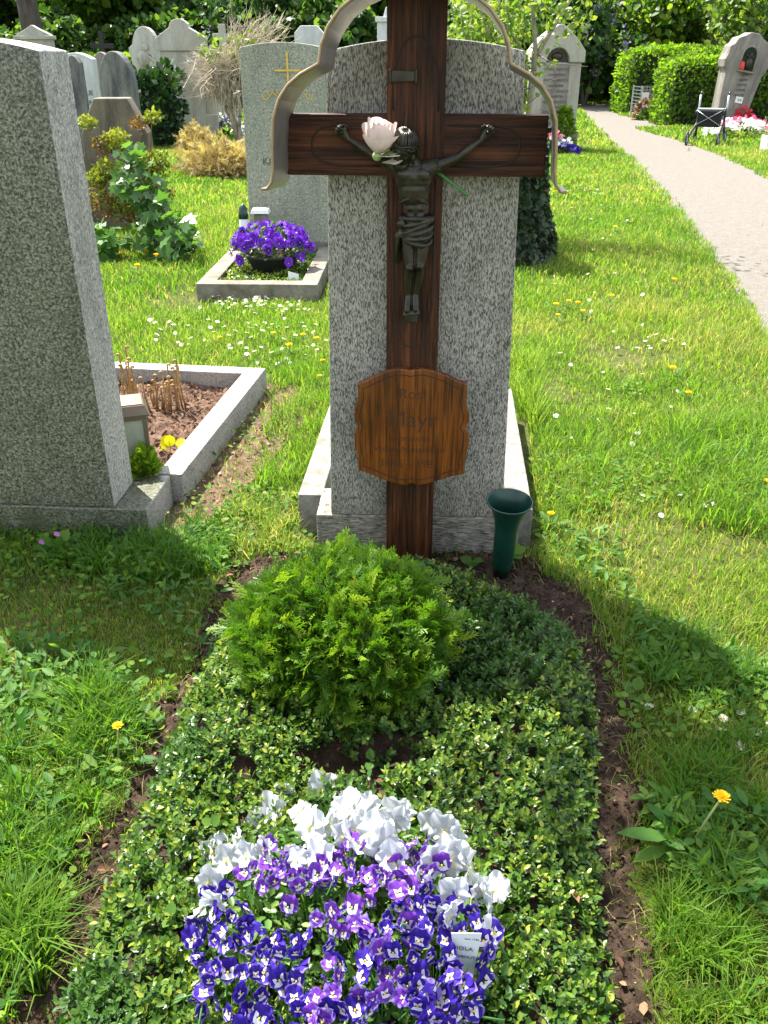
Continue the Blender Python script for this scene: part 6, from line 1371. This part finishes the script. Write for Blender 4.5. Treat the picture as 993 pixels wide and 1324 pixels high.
clumps(dw, 'foliage', [(113,160,8.2,.085,150,.4,1),(150,183,8.1,.13,330,.35,1),(140,225,8.0,.14,360,.25,1),(125,232,7.9,.1,200,.3,1),(196,152,8.1,.08,130,.4,1),(180,160,8.15,.09,100,0,.2),(198,212,8.0,.15,380,.3,1),(190,222,7.9,.12,200,.2,.9),(205,250,7.9,.14,260,0,.3),(165,272,7.9,.17,380,.15,.75),(133,190,8.1,.11,160,0,.3),(140,270,7.9,.15,220,0,.45),(128,255,8.0,.12,140,0,.4),(160,250,8.0,.2,220,.0,.4)], 'dwarf', LEAF_T, LEAF_F, .036, .8)
b = MB(); c0 = Vector((q.x,8.0,0))
for px, py in ((113,165),(150,190),(140,230),(196,158),(198,215),(205,250),(160,275),(180,165)): e = D(px, py, 8.05); b.tube([c0, c0.lerp(e, .5)+Vector((0,0,.04)), e], [.022,.013,.005], 6)
b.build('stem', M['twig_brown'], dw)
q = G(210, 345); ma = empty('maple_seedling', (q.x, 7.5, 0), 0, 'leafy young maple with broad light green leaves beside the dwarf cypress', 'shrub')
LOB = [(0,0,0),(.20,.05,0),(.50,.12,.02),(.33,.34,.0),(.56,.62,-.03),(.24,.62,.0),(.0,1.05,-.05),(-.24,.62,0),(-.56,.62,-.03),(-.33,.34,0),(-.50,.12,.02),(-.20,.05,0),(0,.45,-.06)]
LOF = [(12,0,1,2,3),(12,3,4,5,6),(12,6,7,8,9),(12,9,10,11,0)]
clumps(ma, 'leaves', [(172,205,7.7,.14,26,0,1),(180,235,7.6,.16,34,.3,1),(160,240,7.6,.12,18,.4,1),(195,265,7.5,.16,34,0,.8),(205,290,7.4,.18,44,0,.7),(225,305,7.3,.20,46,0,.8),(215,325,7.2,.18,30,0,.6),(240,318,7.2,.12,18,0,.7),(190,310,7.3,.15,30,0,.6),(130,300,7.4,.12,26,.4,1),(145,315,7.3,.12,24,.4,1),(132,330,7.2,.1,20,.5,1)], 'maple', LOB, LOF, .105, .35, .1)
b = MB(); c0 = Vector((q.x,7.5,0))
for px, py in ((172,210),(180,240),(195,270),(225,310),(240,320),(135,305)): e = D(px, py, 7.5); b.tube([c0, c0.lerp(e, .5)+Vector((0,0,.05)), e], [.012,.008,.004], 6)
b.build('stem', M['twig_brown'], ma)

# ------------------------------------------------------------------ trees behind the cemetery
def crown_mesh(n, rx, rz, zc, size, seed, blobs):
    g = np.random.default_rng(seed); C = g.normal(size=(blobs,3)); C /= np.linalg.norm(C, axis=1, keepdims=True); C *= (g.random((blobs,1))**.4)*[rx, rx, rz]*.78; C[:,2] += zc
    k = g.integers(blobs, size=n); u = g.normal(size=(n,3)); u /= np.linalg.norm(u, axis=1, keepdims=True); R_ = (.26+.22*g.random(blobs))*rx
    return C[k]+u*(R_[k]*(.55+.5*g.random(n)))[:,None]*[1,1,.8], u
def tree(label, x, y, h, r, mat, n, size, seed, low=1.0, trunk=.2, group=None, name='tree', copy_of=None):
    root = empty(name, (x, y, 0), 0, label, 'tree', group)
    pos, u = crown_mesh(n, r, (h-low)/2, low+(h-low)/2, size, seed, 26); g = np.random.default_rng(seed+1); k = len(pos)
    pos[:,2] = np.maximum(pos[:,2], .15)
    tnt = np.clip(.15+.75*g.random(k)**1.3+.12*u[:,2], 0, 1)
    inst('crown', LEAF_T, LEAF_F, pos, frames(u*.5+g.normal(size=(k,3))*.7+[0,0,-.25], u+[0,0,.6]+g.normal(size=(k,3))*.6), np.stack([size*(.6+.8*g.random(k))]*3, 1)*[1.5,1,1], tnt, M[mat], root, False)
    b = MB(); b.tube([(0,0,0),(.05,0,h*.3),(0,.05,h*.75)], [trunk, trunk*.8, trunk*.3], 9)
    for q in range(5):
        a = q*1.26+seed; b.tube([(.03,.02,h*(.3+.06*q)), (r*.35*math.cos(a), r*.35*math.sin(a), h*(.42+.07*q)), (r*.7*math.cos(a), r*.7*math.sin(a), h*(.55+.07*q))], [trunk*.4, trunk*.25, trunk*.08], 6)
    b.build('trunk', M['bark'], root, False, 0, True); return root
TG = 'dark trees at the back of the cemetery'
t1 = tree('dark leafy tree in the row behind the cemetery', -15.5, 37.5, 7.5, 3.2, 'tree_leaf', 5600, .28, 3, .6, .2, TG)
t2 = tree('dark leafy tree in the row behind the cemetery', -10.8, 36.2, 8.0, 3.0, 'tree_leaf', 5600, .28, 13, .5, .22, TG)
t3 = tree('dark leafy tree in the row behind the cemetery', -5.9, 37.2, 7.6, 3.1, 'dark_tree_leaf', 5600, .28, 23, .3, .2, TG)
for k, (src, x, y, s) in enumerate(((t2,-1.2,36.8,1.0),(t1,3.3,38,1.05),(t3,8.4,36.2,1.0),(t2,12.8,37.8,1.05),(t3,17.3,36.4,1.0),(t1,-20,37,1.1),(t2,21.5,37,1.1),(t1,10.6,39.5,1.2),(t2,-8,41,1.25),(t1,0.8,41.5,1.25),(t3,15.2,41,1.25),(t1,-13.5,42,1.25),(t3,6,41.5,1.25))):
    c = copy_tree(src); c.location = (x, y, 0); c.rotation_euler.z = 1.1*k+.5; c.scale = (s, s, s)
big = empty('tree', (D(38,30,29).x, 29.0, 0), 0, 'thick dark tree trunk at the far upper left', 'tree')
b = MB(); b.tube([(0,0,0),(.05,0,2.2),(-.1,0,6.0)], [.36,.30,.2], 12); b.tube([(0,0,2.8),(-1.2,.4,5.2)], [.14,.06], 7); b.tube([(0,0,3.2),(1.3,.5,5.4)], [.14,.06], 7); b.build('trunk', M['bark'], big, False, 0, True)
pos, u = crown_mesh(5000, 2.6, 1.9, 5.6, .2, 77, 20); k = len(pos); inst('crown', LEAF_T, LEAF_F, pos, frames(u*.5+RNG.normal(size=(k,3))*.7, u+[0,0,.6]+RNG.normal(size=(k,3))*.6), .26*(.6+.8*RNG.random(k)), RNG.random(k), M['tree_leaf'], big, False)
# bushes under the trees
def bush_(label, px, py, Y, rx, h, mat, n, size, seed, cat='shrub', name='bush', extra=None, group=None):
    c = D(px, py, Y); root = empty(name, (c.x, Y, 0), 0, label, cat, group); g = np.random.default_rng(seed)
    pos, u = crown_mesh(n, rx, h/2, h*.5, size, seed, 16); pos[:,2] = np.abs(pos[:,2])+.05; k = len(pos)
    inst('leaves', LEAF_T, LEAF_F, pos, frames(u*.5+g.normal(size=(k,3))*.7, u+[0,0,.5]+g.normal(size=(k,3))*.6), np.stack([size*(.6+.8*g.random(k))]*3, 1)*[1.4,1,1], np.clip(g.random(k), 0, 1), M[mat], root, False)
    if extra:
        m = g.integers(k, size=extra[1]); pc = pos[m]+u[m]*.1; pc = pc[pc[:,1] < .5]; e = len(pc); K = 22
        pk = np.repeat(pc, K, 0)+g.normal(size=(e*K,3))*[.07,.07,.14]; inst('blossoms', QUAD_T, [(0,1,2,3)], pk, frames(g.normal(size=(e*K,3)), g.normal(size=(e*K,3))), .05+.03*g.random(e*K), g.random(e*K), M[extra[0]], root, False)
    b = MB()
    for q in range(5): a = q*1.3; b.tube([(0,0,0),(rx*.5*math.cos(a), rx*.5*math.sin(a), h*.7)], [.06,.02], 6)
    b.build('stem', M['bark'], root, False); return root
bush_('dark bush with lilac blossoms behind the tall gabled headstone', 762, 60, 31.5, 2.1, 5.0, 'dark_tree_leaf', 5200, .20, 5, 'lilac bush', 'lilac_bush', ('lilac', 60))
bush_('dense light green bush above the far hedge at right', 865, 40, 32.5, 1.9, 3.6, 'tree_leaf', 4200, .20, 6)
bush_('pale green bush just behind the leaning headstone', 955, 30, 30.5, 1.8, 3.6, 'pale_tree_leaf', 1800, .19, 9)
bush_('small lilac bush left of the cross roof among dark trees', 330, 30, 33.0, 1.8, 4.2, 'dark_tree_leaf', 3600, .20, 15, 'lilac bush', 'lilac_bush', ('lilac', 26))
bush_('bright yellow-green bush behind the sapling and right of the cross', 628, 40, 20, 1.25, 2.5, 'pale_tree_leaf', 3600, .13, 8)
UG = 'dark bushes under the trees'
ub = bush_('dark bush in the shade under the trees', 60, 60, 33, 1.9, 3.0, 'dark_tree_leaf', 3600, .21, 31, group=UG)
for k, (px, Y) in enumerate(((150,33),(235,33.5),(430,33),(520,32.5),(600,33),(690,33.5),(830,34.2),(920,34),(1000,33.5),(-30,33),(1090,33),(-130,33.5),(770,35.5))):
    c = copy_tree(ub); c.location = (D(px,60,Y).x, Y, 0); c.rotation_euler.z = k*1.7; s = .9+.35*((k*7) % 5)/5; c.scale = (s, s, s)
# far wood closing the view
n = 15000; x = RNG.uniform(-48, 48, n); y = 46+RNG.random(n)*5; z = RNG.random(n)*9.0*(.75+.5*vn(x, y, .25, 3))
d = rnd_dirs(n); tag(inst('far_wood', LEAF_T, LEAF_F, np.stack([x,y,z],1), frames(d, rnd_dirs(n)+[0,-.4,.5]), np.stack([.55+.35*RNG.random(n)]*3, 1)*[1.5,1,1], RNG.random(n), M['tree_leaf']), kind='stuff')

# unseen tree added at left, its bough shaped to shade the grave's lower right
def shade_tree():
    root = empty('unseen_shade_tree', (-4.3, 5.2, 0), 0, 'unseen slim young tree added at left with one leafy bough that casts shade', 'tree'); c = Vector((-1.02, 3.95, 5.0))
    b = MB(); b.tube([(-4.3,5.2,0), (-4.25,5.2,2.5), (-4.1,5.1,5.6)], [.09,.07,.02], 8); b.tube([(-4.22,5.18,3.2), (-2.8,4.6,4.5), c], [.035,.025,.012], 6); b.build('trunk', M['bark'], root, True, 0, True)
    n = 900; pos = np.concatenate([np.array([-.98,3.92,5.0])+RNG.normal(size=(620,3))*[.30,.12,.10], np.array([-4.15,5.1,5.3])+RNG.normal(size=(280,3))*[.3,.3,.4]]); n = len(pos)
    inst('crown', LEAF_T, LEAF_F, pos, frames(rnd_dirs(n), rnd_dirs(n)+[0,0,.9]), .07+.05*RNG.random(n), RNG.random(n), M['tree_leaf'], root)
shade_tree()
